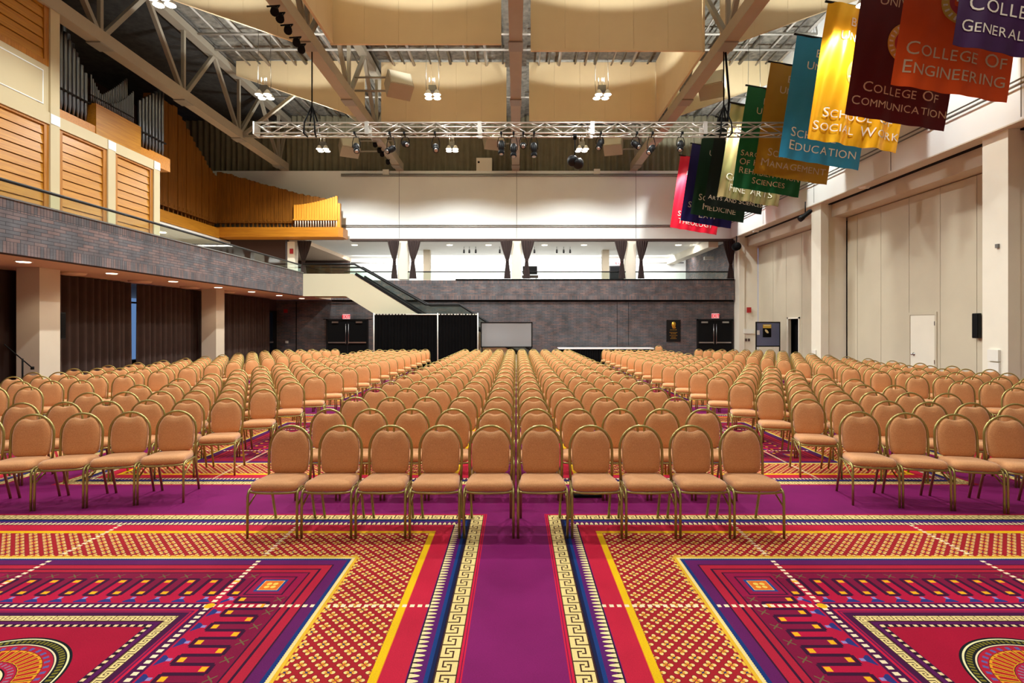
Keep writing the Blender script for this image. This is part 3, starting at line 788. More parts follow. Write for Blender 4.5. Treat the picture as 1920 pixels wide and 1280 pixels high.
for i, x in enumerate(LXS):
    for y in [-3.4, 1.9, 7.2] + LR:
        z = 9.40; yk = y; y = {17.76: 18.78, 23.16: 24.62}.get(y, y) if i == 3 else y
        if (i, yk) in fix_lab:
            t = thing('ceiling_light', fix_lab[(i, yk)], 'ceiling light', (x, y, z), 'four-lamp ceiling fixtures')
            MB().box(x - .10, x + .14, y - .1, y + .1, z + .16, z + .34).build('ballast_box', M_grey, t)
            for dx, dy in ((-.13, .14), (.15, .14), (-.1, -.14), (.18, -.14)):
                MB().lathe((x + dx, y + dy, z), [(.13, 0), (.125, .02), (.06, .13), (.04, .16)], 16).build('reflector', M_plastic, t)
                MB().lathe((x + dx, y + dy, z - .03), [(.02, 0), (.10, .012), (.122, .03), (.122, .034)], 16).build('lamp', M_lamp, t)
            for dx in (-.17, .2):
                MB().tube([(x + dx, y, z + .05), (x + dx + (.03 if dx > 0 else -.03), y, z + .4), (x + dx, y, ZD - .2)], .008, 5).build('hanger_rod', M_grey, t)
            for dx in (-.09, .03, .09): MB().tube([(x + dx, y, z + .3), (x + dx, y, z + .62)], .012, 6).build('conduit', M_plastic, t)
        if RW[yk] == 0: continue
        spot(x + .02, y, z - .05, PW_DOWN * RW[yk] * ((.15 if yk < 9 else .6) if i == 3 else .74 if (i == 0 and yk < 15) else 1), 152, .45)
        if y > 5: spot(x + .02, y, z + .52, PW_UP, 139, .08, True)

# ------------------------------------------------------------------ silver lighting truss
YT = 15.3; xa = at(481, 0, YT).x; xb = at(1528, 0, YT).x; z1 = at(0, 234, YT).z; z0 = at(0, 253, YT).z; hw = .16
lt_ = thing('lighting_truss', 'long silver box truss carrying stage spotlights, hung across the hall', 'truss', ((xa + xb) / 2, YT, z0))
mb = MB()
for y in (YT - hw, YT + hw):
    for z in (z0, z1): mb.tube([(xa, y, z), (xb, y, z)], .024, 8)
mb.build('chords', M_alu, lt_)
mb = MB(); n = int((xb - xa) / .50)
for k in range(n):
    a = xa + (xb - xa) * k / n; b = xa + (xb - xa) * (k + 1) / n
    for y in (YT - hw, YT + hw): mb.tube([(a, y, z0 if k % 2 else z1), (b, y, z1 if k % 2 else z0)], .013, 6)
    for z in (z0, z1): mb.tube([(a, YT - hw if k % 2 else YT + hw, z), (b, YT + hw if k % 2 else YT - hw, z)], .010, 5)
mb.build('lattice', M_alu, lt_)
mb = MB()
for k in range(6):
    x = xa + (xb - xa) * k / 5
    if k in (0, 5): mb.box(x - .02, x + .02, YT - hw - .02, YT + hw + .02, z0 - .03, z1 + .03)
    else: mb.box(x - .055, x + .055, YT - hw - .025, YT - hw + .01, z0 - .03, z1 + .03).box(x - .055, x + .055, YT + hw - .01, YT + hw + .025, z0 - .03, z1 + .03)
mb.build('joint_plates', M_alu, lt_)
for px in (585, 1357):
    x = at(px, 0, YT).x; r_ = MB()
    r_.tube([(x, YT, 9.62), (x, YT, z1 + .55)], .018, 6)
    for s in (-1, 1):
        r_.tube([(x, YT, z1 + .55), (x + s * .14, YT - hw - .03, z1), (x + s * .16, YT - hw - .04, z0 - .02), (x + s * .12, YT, z0 - .06)], .022, 6)
        r_.tube([(x, YT, z1 + .55), (x + s * .14, YT + hw + .03, z1)], .022, 6)
    r_.build('hoist_sling', M_matte, lt_)
mb = MB(); mb.tube([(at(930, 0, YT).x, YT - .1, z1 + .03), (at(985, 0, YT).x, YT, z1 + .06), (at(1100, 0, YT).x, YT + .05, z1 + .03), (at(1290, 0, YT).x, YT, z1 + .05)], .02, 6)
mb.tube([(at(1357, 0, YT).x + .05, YT, 9.6), (at(1362, 0, YT).x + .08, YT, 8.3), (at(1357, 0, YT).x + .1, YT, z1)], .03, 6); mb.build('power_cable', M_matte, lt_)
# spotlights on it
def stage_light(px, py, pitch, yaw, lab, L=.34, r=.075):
    base = at(px, 253, YT); tip = at(px, py, YT)
    t = thing('stage_light', lab, 'spotlight', (base.x, YT, z0 - .02), 'stage spotlights on the silver truss')
    c = Vector((base.x, YT, tip.z))
    M = Matrix.Rotation(yaw, 3, 'Z') @ Matrix.Rotation(pitch, 3, 'X')
    MB().lathe(c, [(r * .5, .46 * L), (r * .8, .40 * L), (r, .25 * L), (r, -.1 * L), (r * .8, -.12 * L), (r * .8, -.3 * L)], 14, 'z', M).build('lamp_housing', M_black, t)
    MB().lathe(c, [(r * .86, -.28 * L), (r * .95, -.30 * L), (r * .95, -.48 * L), (r * .8, -.5 * L)], 14, 'z', M).build('lens_barrel', M_matte, t)
    MB().lathe(c, [(r * .7, -.505 * L), (r * .3, -.52 * L)], 12, 'z', M).build('lens', M_steel, t)
    mb = MB(); w = r * 1.25; top = base.z - .06
    mb.tube([tuple(c + Vector((-w, 0, 0))), (c.x - w, YT, (c.z + top) / 2), (c.x - w * .6, YT, top), (c.x + w * .6, YT, top), (c.x + w, YT, (c.z + top) / 2), tuple(c + Vector((w, 0, 0)))], .011, 6)
    mb.build('yoke', M_matte, t)
    MB().tube([(c.x, YT, top), (c.x, YT - hw, z0)], .016, 6).box(c.x - .03, c.x + .03, YT - hw - .035, YT - hw + .035, z0 - .035, z0 + .035).build('clamp', M_matte, t)
SLs = [(668, 277, .7, .4), (733, 280, 1.0, -.6), (760, 270, 1.2, .5), (817, 277, .9, .2), (940, 276, .25, 0), (963, 281, .3, 0), (981, 273, 1.2, 0), (1001, 280, .2, .1),
       (1125, 270, .6, -.6), (1192, 271, .9, .5), (1221, 280, .8, -.8), (1276, 273, .5, -.4)]
for i, (px, py, pt, yw) in enumerate(SLs):
    stage_light(px, py, -pt, yw, 'black stage spotlight under the silver truss, %s from its left end' % ordn(i), .44 if 930 < px < 1010 else .36, .088)
t = thing('stage_light', 'pair of large round black spotlights on a drop pole under the truss', 'spotlight', (at(1078, 0, YT).x, YT, z0), 'stage spotlights on the silver truss')
c = at(1078, 303, YT)
MB().tube([(c.x, YT, z0), (c.x, YT, c.z + .1)], .018, 6).box(c.x - .05, c.x + .05, YT - .05, YT + .05, z0 - .12, z0 + .02).build('drop_pole', M_matte, t)
for dx, dz, w in ((-.07, .03, .4), (.1, -.05, -.5)):
    M = Matrix.Rotation(w, 3, 'Z') @ Matrix.Rotation(-.9, 3, 'X')
    MB().lathe((c.x + dx, YT, c.z + dz), [(.05, .16), (.12, .10), (.155, 0), (.155, -.06), (.13, -.1), (.05, -.11)], 16, 'z', M).build('lamp_housing', M_black, t)
# row of black spots on the left truss
for i, (px, py) in enumerate(((515, 20), (525, 33), (540, 55), (556, 78), (565, 91))):
    Y = 5.8 * F / (VX - px) * .985; p = at(px, py, Y)
    t = thing('truss_spotlight', 'black spotlight clamped to the second roof truss from left, %s from the top' % ORD[i], 'spotlight', tuple(p), 'black spotlights along a roof truss')
    M = Matrix.Rotation(.4, 3, 'Z') @ Matrix.Rotation(-.8, 3, 'X')
    MB().lathe(p, [(.05, .12), (.09, .08), (.1, -.12), (.085, -.13)], 12, 'z', M).build('lamp_housing', M_matte, t)
    MB().tube([tuple(p), (p.x + .12, Y, p.z + .12), (-5.9, Y, p.z + .1)], .02, 6).build('clamp', M_matte, t)
for i, (px, py) in enumerate(((703, 270), (711, 281), (716, 288), (727, 303))):
    Y = 5.95 * F / (VX - px); p = at(px, py, Y)
    t = thing('truss_spotlight', 'small black spotlight on a roof truss near the back wall, %s from the top' % ORD[i], 'spotlight', tuple(p), 'black spotlights along a roof truss')
    M = Matrix.Rotation(.4, 3, 'Z') @ Matrix.Rotation(-.8, 3, 'X')
    MB().lathe(p, [(.05, .12), (.09, .08), (.1, -.12), (.085, -.13)], 12, 'z', M).build('lamp_housing', M_matte, t)
    MB().tube([tuple(p), (p.x + .1, Y, p.z + .1)], .02, 6).build('clamp', M_matte, t)
# tan loudspeaker boxes hung from trusses
for px, py, Y, tx, lab, yaw in ((748, 160, 19.2, -5.8, 'tan loudspeaker box hanging beside the second truss from the left', .5), (655, 276, 25.2, -5.8, 'tan loudspeaker box low behind the left part of silver truss', .5),
                          (925, 262, 25.2, 0, 'tan loudspeaker box behind the spotlight cluster of silver truss', .3), (1150, 272, 25.2, 5.9, 'tan loudspeaker box behind silver truss, right of the big spotlight pair', -.3),
                          (1335, 160, 19.2, 5.9, 'tan loudspeaker box hanging right of the second truss from right', -.5)):
    p = at(px, py, Y)
    t = thing('loudspeaker', lab, 'loudspeaker', tuple(p), 'tan loudspeakers hung in the roof')
    M = Matrix.Rotation(yaw, 3, 'Z') @ Matrix.Rotation(-.55, 3, 'X')
    mb = MB(); mb.box(-.42, .42, -.3, .3, -.36, .36); mb.v = [tuple(M @ Vector(v) + p) for v in mb.v]; mb.build('cabinet', M_beam, t)
    mb = MB(); mb.box(-.38, .38, -.325, -.30, -.32, .32); mb.v = [tuple(M @ Vector(v) + p) for v in mb.v]; mb.build('grille', M_partition, t)
    mb = MB()
    for dz in (.28, -.2): mb.tube([(p.x, p.y, p.z + dz), (tx, p.y + .2, p.z + dz + .1 if p.z + dz > 9.6 else 9.8)], .035, 6)
    mb.build('bracket', M_web, t)
# ------------------------------------------------------------------ lettering
_tc = {}
def text_verts(body, size=1.0, sx=1.0, track=1.0, bold=0.0):
    key = (body, track, bold)
    if key not in _tc:
        cu = bpy.data.curves.new('lettering', 'FONT'); cu.body = body; cu.align_x = 'CENTER'; cu.resolution_u = 3; cu.space_character = track; cu.offset = bold
        o = bpy.data.objects.new('lettering', cu); C.objects.link(o)
        dg = bpy.context.evaluated_depsgraph_get(); me = bpy.data.meshes.new_from_object(o.evaluated_get(dg))
        vv = [(v.co.x, v.co.y) for v in me.vertices]; ff = [tuple(p.vertices) for p in me.polygons]
        bpy.data.objects.remove(o); bpy.data.curves.remove(cu); bpy.data.meshes.remove(me)
        _tc[key] = (vv, ff)
    vv, ff = _tc[key]
    return [(x * size * sx, y * size) for x, y in vv], ff
def small_caps(line, big, small):
    """one line in capitals, first letter of each word larger; returns verts, faces centred on x"""
    V_, F_ = [], []; x = 0
    for wi, w in enumerate(line.split(' ')):
        for ci, ch in enumerate(w):
            sz = big if ci == 0 else small
            vv, ff = text_verts(ch, 1.0)
            if not vv: continue
            mn = min(p[0] for p in vv); mxx = max(p[0] for p in vv)
            o = len(V_)
            V_ += [(x + (p[0] - mn) * sz, p[1] * sz) for p in vv]; F_ += [tuple(i + o for i in f) for f in ff]
            x += (mxx - mn) * sz + .13 * small
        x += .38 * small
    x -= .5 * small
    return [(a - x / 2, b) for a, b in V_], F_
# ------------------------------------------------------------------ college banners
BN = [('purple', (54, 10, 62), ['COLLEGE OF', 'GENERAL STUDIES'], .30, .6), ('orange red', (222, 82, 22), ['COLLEGE OF', 'ENGINEERING'], .30, .6),
      ('dark maroon', (82, 10, 18), ['COLLEGE OF', 'COMMUNICATION'], .26, .6), ('shiny gold', (240, 178, 30), ['SCHOOL OF', 'SOCIAL WORK'], .28, .32),
      ('light blue', (44, 138, 176), ['SCHOOL OF', 'EDUCATION'], .30, .6), ('mustard', (176, 126, 22), ['SCHOOL OF', 'MANAGEMENT'], .27, .5),
      ('green', (8, 92, 48), ['SARGENT COLLEGE', 'OF HEALTH AND', 'REHABILITATION', 'SCIENCES'], .24, .6), ('khaki satin', (158, 138, 92), ['COLLEGE OF', 'FINE ARTS'], .30, .3),
      ('black green', (8, 24, 18), ['COLLEGE OF', 'ARTS AND SCIENCES'], .22, .6), ('dark green', (10, 52, 30), ['SCHOOL OF', 'MEDICINE'], .30, .6),
      ('navy blue', (28, 22, 92), ['SCHOOL OF', 'LAW'], .30, .6), ('bright red', (214, 14, 42), ['SCHOOL OF', 'THEOLOGY'], .28, .45)]
brY = [9.0, 10.45, 11.95, 13.45, 14.95, 16.5, 18.12, 19.5, 20.85, 22.5, 23.85, 25.5]
M_letter = mat('banner_lettering', (226, 216, 196), .6)
M_letterdim = mat('banner_lettering_tan', (206, 180, 146), .6)
M_seal = mat('seal_gold', (206, 164, 60), .5)
M_sealred = mat('seal_red', (170, 24, 30), .6)
BW, BH, TH_ = 2.24, 3.45, math.radians(9.6)
blabel = {0: 'purple college banner hanging nearest, cut by the top right corner'}
for i, (cn, rgb, lines, big, rough) in enumerate(BN):
    Y = brY[i]; c0 = Vector((9.5, Y, 6.15))
    right = Vector((math.cos(TH_), 0, -math.sin(TH_))); up = Vector((math.sin(TH_) * .9, 0, math.cos(TH_)))
    rnd = random.Random(i * 7 + 1); p1, p2, p3 = [rnd.uniform(0, 6.28) for _ in range(3)]
    amp = .044 if rough < .4 else .030 if rough < .5 else .016
    toff = .026 if amp > .04 else .018 if amp > .02 else .013
    def wave(u, v):                       # u 0..1 from left, v 0..1 from bottom
        return amp * (math.sin(u * 15 + p1 + 2.2 * v) * (1.1 - .5 * v) + .7 * math.sin(u * 31 - 6 * v + p2) * (1.1 - v * .6) + .8 * math.sin(u * 5 + v * 4 + p3))
    def pos(u, v, off=0.0):
        p = c0 + right * ((u - 1) * BW) + up * (v * BH); return (p.x, Y + wave(u, v) - off, p.z)
    lab = blabel.get(i, '%s fabric college banner reading %s, hung high on the right' % (cn, lines[-1].title().replace('And', 'and')))
    t = thing('banner', lab, 'banner', tuple(c0 - right * (BW / 2)), 'college banners along the right fascia')
    m = mat('banner_' + cn.replace(' ', '_'), rgb, rough, .45 if rough < .4 else 0, noise=.05, nscale=3, spec=.3)
    mb = MB(); mb.grid(84, 40, lambda u, v: pos(u, v, .003)); mb.grid(84, 40, lambda u, v: pos(u, v, -.003))
    mb.build('banner_cloth', m, t)
    a = Vector(pos(0, 1)); b = Vector(pos(1, 1)); dr = (b - a).normalized()
    a.y = b.y = Y; e = b + right * ((XR - b.x) / right.x)
    MB().tube([tuple(a - right * .08), tuple(e)], .03, 8).build('banner_pole', M_black, t)
    # lettering follows the cloth
    lm = M_letterdim if cn in ('orange red', 'mustard', 'dark maroon', 'green') else M_letter
    def put(vf, xc, yb, m_, name):
        vv, ff = vf; mb = MB()
        W = max(abs(p[0]) for p in vv) * 2; k = min(1, .94 * BW / W)
        P = []
        for x, y in vv:
            u = (xc + x * k) / BW; v = (yb + y * k) / BH; P.append(pos(u, v, toff))
        mb.add(P, ff); return mb.build(name, m_, t)
    n = len(lines); step = big * 1.22
    base0 = .27 if n < 4 else .22
    for k, l in enumerate(lines):
        put(small_caps(l, big * 1.25, big * 1.02), BW * .52, base0 + (n - 1 - k) * step, lm, 'lettering')
    put(small_caps('BOSTON', .31, .26), BW * .52, BH - .55, lm, 'lettering')
    put(small_caps('UNIVERSITY', .31, .26), BW * .52, BH - .90, lm, 'lettering')
    # round seal: gold ring round a red field with plain marks
    cx, cz = BW * .52, BH * .52 + (.12 if n == 4 else 0)
    def ringmesh(r0, r1, off, seg=40):
        mb = MB(); P = []; ff = []
        for j in range(seg):
            for r in (r0, r1):
                P.append(pos((cx + r * math.cos(2 * PI * j / seg)) / BW, (cz + r * math.sin(2 * PI * j / seg)) / BH, off))
        for j in range(seg):
            a_, b_ = j * 2, ((j + 1) % seg) * 2; ff.append((a_, a_ + 1, b_ + 1, b_))
        mb.add(P, ff, True); return mb
    s1 = ringmesh(.30, .46, .012).build('seal_ring', M_seal, t)
    rg = ringmesh(.02, .30, .011)
    rg.build('seal_field', M_sealred, t)
    mm = MB()
    for j in range(22):
        aa = 2 * PI * j / 22; P = []
        for dr_, da in ((.335, -.05), (.335, .05), (.425, .05), (.425, -.05)):
            P.append(pos((cx + dr_ * math.cos(aa + da)) / BW, (cz + dr_ * math.sin(aa + da)) / BH, .016))
        mm.add(P, [(0, 1, 2, 3)])
    for x0, x1, z0_, z1_ in ((-.04, .04, -.2, .2), (-.18, .18, -.02, .06)):
        P = [pos((cx + x) / BW, (cz + z) / BH, .016) for x, z in ((x0, z0_), (x1, z0_), (x1, z1_), (x0, z1_))]; mm.add(P, [(0, 1, 2, 3)])
    mm.build('seal_marks', M_letter, t)

# ------------------------------------------------------------------ stair
YS = 23.3; SW = 1.4
sr = thing('staircase', 'cream stair with glass sides running down from the left balcony', 'staircase', (-5.0, YS, 0), kind='structure')
def S2(px, py): p = at(px, py, YS); return (p.x, p.z)
zl = S2(0, 513)[1]
up_poly = [(-9.2, zl), S2(662, 513), S2(783, 588), (S2(783, 588)[0] + .2, S2(783, 588)[1] - .1), (-3.9, 1.15), S2(704, 590), S2(648, 555), (-9.2, S2(0, 555)[1])]
p0, p1 = S2(662, 513), S2(783, 588); q0, q1 = S2(648, 555), S2(704, 590)
slope = (p1[1] - p0[1]) / (p1[0] - p0[0])
zL = 2.22; xk = p0[0] + (zL - p0[1]) / slope                     # lower landing
xq = q0[0] + (1.30 - q0[1]) / slope
xe = -2.45; xf = xe + (0 - zL) / slope
for s, nm in ((0, 'stringer'), (1, 'stringer')):
    y0, y1 = (YS, YS + .06) if s == 0 else (YS + SW - .06, YS + SW)
    poly = [(-9.2, zl), p0, (xk, zL), (xe, zL), (xf, 0.0), (xf - 1.3, 0.0), (xe - .3, 1.30), (xq, 1.30), q0, (-9.2, q0[1])]
    MB().prism(poly, lambda a, b, t_: (a, y0 + (y1 - y0) * t_, b)).build(nm, M_stringer, sr)
mb = MB().box(-9.2, p0[0], YS + .06, YS + SW - .06, zl - .25, zl - .02).box(xk, xe, YS + .06, YS + SW - .06, zL - .25, zL - .02)
mb.build('landing', M_grey, sr)
mb = MB()
def steps(x0, z0, x1, z1):
    n = int(abs(z1 - z0) / .17)
    for k in range(n):
        xa_ = x0 + (x1 - x0) * k / n; xb_ = x0 + (x1 - x0) * (k + 1) / n; z = z0 + (z1 - z0) * (k + 1) / n
        if z > .02: mb.box(xa_, xb_ + .02, YS + .06, YS + SW - .06, z - .18, z)
steps(p0[0], zl, xk, zL); steps(xe, zL, xf, 0)
mb.build('treads', M_grey, sr)
dz = .50
for y in (YS + .03, YS + SW - .03):
    path = [(-9.2, zl + .42), (p0[0] + .05, zl + .42), (xk + .1, zL + .55), (xe, zL + .55), (xf - .1, .55)]
    MB().tube([(a, y, b) for a, b in path], .042, 8).build('handrail', M_black, sr)
    low = [(-9.2, zl + .01), (p0[0], zl + .01), (xk, zL + .01), (xe, zL + .01), (xf - .1, .02)]
    g = MB()
    for (a, b), (c, d_), (e_, f_), (g_, h_) in zip(path, path[1:], low, low[1:]):
        g.prism([(e_, f_), (g_, h_), (c, d_), (a, b)], lambda q, r, t_: (q, y - .006 + .012 * t_, r))
    g.build('glass_panel', M_glass, sr)
    MB().bar((p0[0] + .1, y, zl + .0), (xk + .1, y, zL + .02), .09, .12).bar((xe, y, zL), (xf - .1, y, .06), .09, .12).build('shoe_rail', M_black, sr)

# ------------------------------------------------------------------ pipe and drape screen
YD = 22.78
dr = thing('drape_screen', 'black pipe and drape screen standing in front of the stair', 'drape screen', (at(800, 0, YD).x, YD, 0))
xd = [at(701.5, 0, YD).x, at(821, 0, YD).x, at(896, 0, YD).x]; zd = at(0, 588, YD).z
for x in xd:
    MB().tube([(x, YD - .05, 0), (x, YD - .05, zd + .03)], .024, 8).box(x - .12, x + .12, YD - .25, YD + .10, 0, .015).build('upright_pole', M_plastic, dr)
MB().tube([(xd[0], YD, zd - .03), (xd[2], YD, zd - .03)], .022, 8).build('crossbar', M_plastic, dr)
for a, b in zip(xd, xd[1:]):
    n = 2 if b - a > 2 else 1
    for k in range(n):
        pleats(a + .02 + (b - a) * k / n - .02 * (k > 0), YD + .03 * k, a + (b - a) * (k + 1) / n + (.03 if k < n - 1 else -.02), YD + .03 * k, .03, zd - .005, .035, .13, M_bdrape, 'drape_panel', None).parent = dr
for ch in dr.children:
    if ch.name.startswith('drape_panel'): ch.matrix_parent_inverse = Matrix.Translation(-dr.location)

# ------------------------------------------------------------------ boards, tables, plaque, signs
Y = 22.95
bd = thing('display_board', 'blank grey display board in black frame, right of the drape screen', 'board', (at(950, 0, Y).x, Y, 0))
a = at(901, 603.5, Y); b = at(998.5, 651.5, Y)
MB().box(a.x + .04, b.x - .04, Y, Y + .03, b.z + .04, a.z - .04).build('board_panel', M_greyboard, bd)
MB().box(a.x, b.x, Y - .01, Y + .04, a.z - .05, a.z).box(a.x, b.x, Y - .01, Y + .04, b.z, b.z + .05).box(a.x, a.x + .05, Y - .01, Y + .04, b.z, a.z).box(b.x - .05, b.x, Y - .01, Y + .04, b.z, a.z).build('board_frame', M_black, bd)
for x in (a.x + .06, b.x - .06):
    MB().box(x - .025, x + .025, Y, Y + .04, 0.02, b.z).bar((x, Y - .10, .03), (x, Y + .3, .03), .05).bar((x, Y + .28, .05), (x, Y + .04, b.z + .3), .04).build('leg', M_black, bd)
# notice board on the right
Y = 23.4
nb = thing('notice_board', 'blue grey notice board with a dark poster, before the right partition', 'board', (at(1441, 0, Y).x, Y, 0))
a = at(1417, 603, Y); b = at(1465.5, 650, Y)
sk = .12
def nbp(x, z, off): return (x, Y - off + (x - a.x) * sk, z)
def quad(x0, x1, z0, z1, off, th):
    mb = MB(); P = [nbp(x, z, o) for o in (off, off - th) for x, z in ((x0, z0), (x1, z0), (x1, z1), (x0, z1))]
    return mb.add(P, [(0, 1, 2, 3), (7, 6, 5, 4), (0, 4, 5, 1), (1, 5, 6, 2), (2, 6, 7, 3), (3, 7, 4, 0)])
quad(a.x + .03, b.x - .03, b.z + .04, a.z - .03, 0, .03).build('board_panel', M_blueboard, nb)
fr = MB()
for q in ((a.x, b.x, a.z - .04, a.z), (a.x, b.x, b.z, b.z + .05), (a.x, a.x + .035, .02, a.z), (b.x - .035, b.x, .02, a.z)):
    m_ = quad(*q, .02, .05); fr.add(m_.v, m_.f)
for x in (a.x + .02, b.x - .02): fr.bar(nbp(x, .03, .3), nbp(x, .03, -.3), .05)
fr.build('board_frame', M_black, nb)
def bq(px0, px1, py0, py1): p = at(px0, py1, Y); q = at(px1, py0, Y); return (p.x, q.x, p.z, q.z)
po = tag(quad(*bq(1431, 1447.5, 608, 632), .012, .004).build('poster', M_matte, None), 'black poster with a gold picture pinned on the blue grey notice board', 'poster')
M_posterg = mat('poster_gold', (222, 186, 66), .5); M_posterw = mat('poster_cream', (240, 226, 170), .5)
quad(*bq(1431, 1447.5, 608, 615), .016, .003).build('poster_band', M_posterg, po)
quad(*bq(1433, 1445.5, 609, 611), .019, .002).build('poster_heading', M_posterw, po)
mb = MB(); cx, cz = at(1438.5, 621, Y).x, at(1438.5, 621, Y).z
mb.add([nbp(cx + .10 * math.cos(t_) * math.cos(.6) + .05 * math.sin(t_) * .5, cz + .05 * math.sin(t_) - .07 * math.cos(t_), .017) for t_ in [2 * PI * k / 16 for k in range(16)]], [list(range(16))])
mb.build('poster_figure', M_posterw, po)
tag(quad(*bq(1419, 1424.5, 619, 627.5), .012, .003).build('paper_notice', M_tablecloth, None), 'small white paper pinned at the left of the notice board', 'paper')
# skirted table
Yt = 26.0
a = at(1047, 652, Yt); b = at(1226, 652, Yt)
for k in range(2):
    xa_, xb_ = (a.x, (a.x + b.x) / 2 - .005) if k == 0 else ((a.x + b.x) / 2 + .005, b.x)
    tb = thing('banquet_table', ['long table with white top and black skirt by the back wall, left half', 'long table with white top and black skirt by the back wall, right half'][k], 'table', ((xa_ + xb_) / 2, Yt + .35, 0), 'skirted tables at the back wall')
    zt = a.z + .0
    MB().box(xa_, xb_, Yt, Yt + .75, zt - .03, zt).box(xa_ - .001, xb_ + .001, Yt - .012, Yt, zt - .06, zt).build('tabletop_linen', M_tablecloth, tb)
    sk_ = pleats(xa_ + .02, Yt + .03, xb_ - .02, Yt + .03, .02, zt - .035, .025, .12, M_bdrape, 'table_skirt'); sk_.parent = tb; sk_.matrix_parent_inverse = Matrix.Translation(-tb.location)
    for x in (xa_ + .15, xb_ - .15):
        MB().box(x - .02, x + .02, Yt + .15, Yt + .19, 0, zt - .03).box(x - .02, x + .02, Yt + .55, Yt + .59, 0, zt - .03).build('leg', M_grey, tb)
# plaque with relief head and unreadable small lines
a = at(1249.5, 599.5, YB); b = at(1275.5, 640, YB)
pq = thing('wall_plaque', 'black wall plaque with a golden head in profile, left of the right door', 'plaque', ((a.x + b.x) / 2, YB - .03, b.z))
MB().box(a.x, b.x, YB - .035, YB - .002, b.z, a.z).build('plaque_panel', M_black, pq)
hx, hz = (a.x + b.x) / 2, a.z - .26
prof = [(-.02, .17), (.05, .165), (.10, .12), (.115, .05), (.10, -.02), (.085, -.07), (.10, -.13), (.13, -.15), (.02, -.19), (-.06, -.16), (-.03, -.12), (-.075, -.115), (-.085, -.08), (-.075, -.06), (-.09, -.045), (-.075, -.02), (-.115, 0), (-.085, .05), (-.09, .10), (-.06, .15)]
mb = MB(); n = len(prof)
P = [(hx + x, YB - .036, hz + z) for x, z in prof] + [(hx + x * .8 + .005, YB - .07, hz + z * .85) for x, z in prof]
mb.add(P, [list(range(n, 2 * n))] + [(i, (i + 1) % n, n + (i + 1) % n, n + i) for i in range(n)], True); mb.build('relief_head', M_gold, pq)
mb = MB()
for k, (zz, ww) in enumerate(((.50, .34), (.63, .40), (.70, .26), (.78, .38), (.86, .22), (.93, .30))):
    x = -ww / 2
    while x < ww / 2 - .02:
        l = random.uniform(.03, .07); mb.box(hx + x, hx + min(x + l, ww / 2), YB - .04, YB - .034, a.z - zz - .012, a.z - zz + .012); x += l + .015
mb.build('inscription', M_gold, pq)
# exit signs
def exit_sign(px, py, lab, Yw=YB):
    p = at(px, py, Yw)
    t = thing('exit_sign', lab, 'exit sign', (p.x, Yw - .06, p.z), 'lit exit signs')
    MB().box(p.x - .175, p.x + .175, Yw - .09, Yw - .01, p.z - .12, p.z + .12).build('sign_box', M_exit, t)
    vv, ff = text_verts('EXIT', .225, .80, 1.12, .035)
    MB().add([(p.x + x, Yw - .093, p.z - .08 + y) for x, y in vv], ff).build('lettering', M_exitred, t)
exit_sign(650, 593.5, 'lit red and white exit sign above the left black double door')
exit_sign(1340.5, 592, 'lit red and white exit sign above the right black double door')
# alarms, plates
def plate(name, lab, cat, px, py, w, h, m, Yw=26.4, d_=.05, group=None):
    p = at(px, py, Yw); o = MB().box(p.x - w / 2, p.x + w / 2, Yw - d_, Yw - .002, p.z - h / 2, p.z + h / 2).build(name, m); tag(o, lab, cat, group); return o
plate('fire_alarm', 'red fire alarm box on the cream corner column', 'fire alarm', 1404, 581, .20, .26, M_red)
plate('wall_plate', 'wide pale wall plate on the corner column below the alarm', 'wall plate', 1404, 621, .5, .22, M_plastic, d_=.03)
for px, w in ((1398.5, 'left'), (1404, 'right')): plate('wall_socket', 'small dark wall socket on the corner column, %s of the pair' % w, 'socket', px, 637, .09, .13, M_darkbrown, d_=.03, group='wall sockets on the corner column')
plate('fire_alarm', 'dark red fire bell on the brick wall beside the left glass door', 'fire alarm', 536, 583, .18, .18, M_red, YB, .06)
plate('wall_socket', 'small red and white switch plate on the brick wall near left glass door', 'switch', 538, 641, .14, .12, M_plastic, YB, .03)
plate('fire_alarm', 'red alarm box on the cream column under the organ chest', 'fire alarm', 547, 471, .16, .24, M_red, 26.55, .06)
plate('wall_speaker', 'small white box loudspeaker on the top of back wall, left of centre', 'loudspeaker', 724, 323, .30, .24, M_plastic, YB - .07, .1, 'white boxes on the back wall')
plate('wall_speaker', 'small white box loudspeaker on the top of back wall, right of centre', 'loudspeaker', 1119, 322, .30, .24, M_plastic, YB - .07, .1, 'white boxes on the back wall')
p = at(908, 303, YB)
t = thing('projector_box', 'cream box with a dark porthole standing on top of the back wall', 'projector box', (p.x, YB + .15, ZW))
MB().box(p.x - .40, p.x + .38, YB + .02, YB + .3, ZW, p.z + .2).build('box_body', M_cream, t)
MB().lathe((p.x - .28, YB + .02, p.z - .02), [(.055, -.01), (.05, -.015)], 12, 'y').build('porthole', M_matte, t)
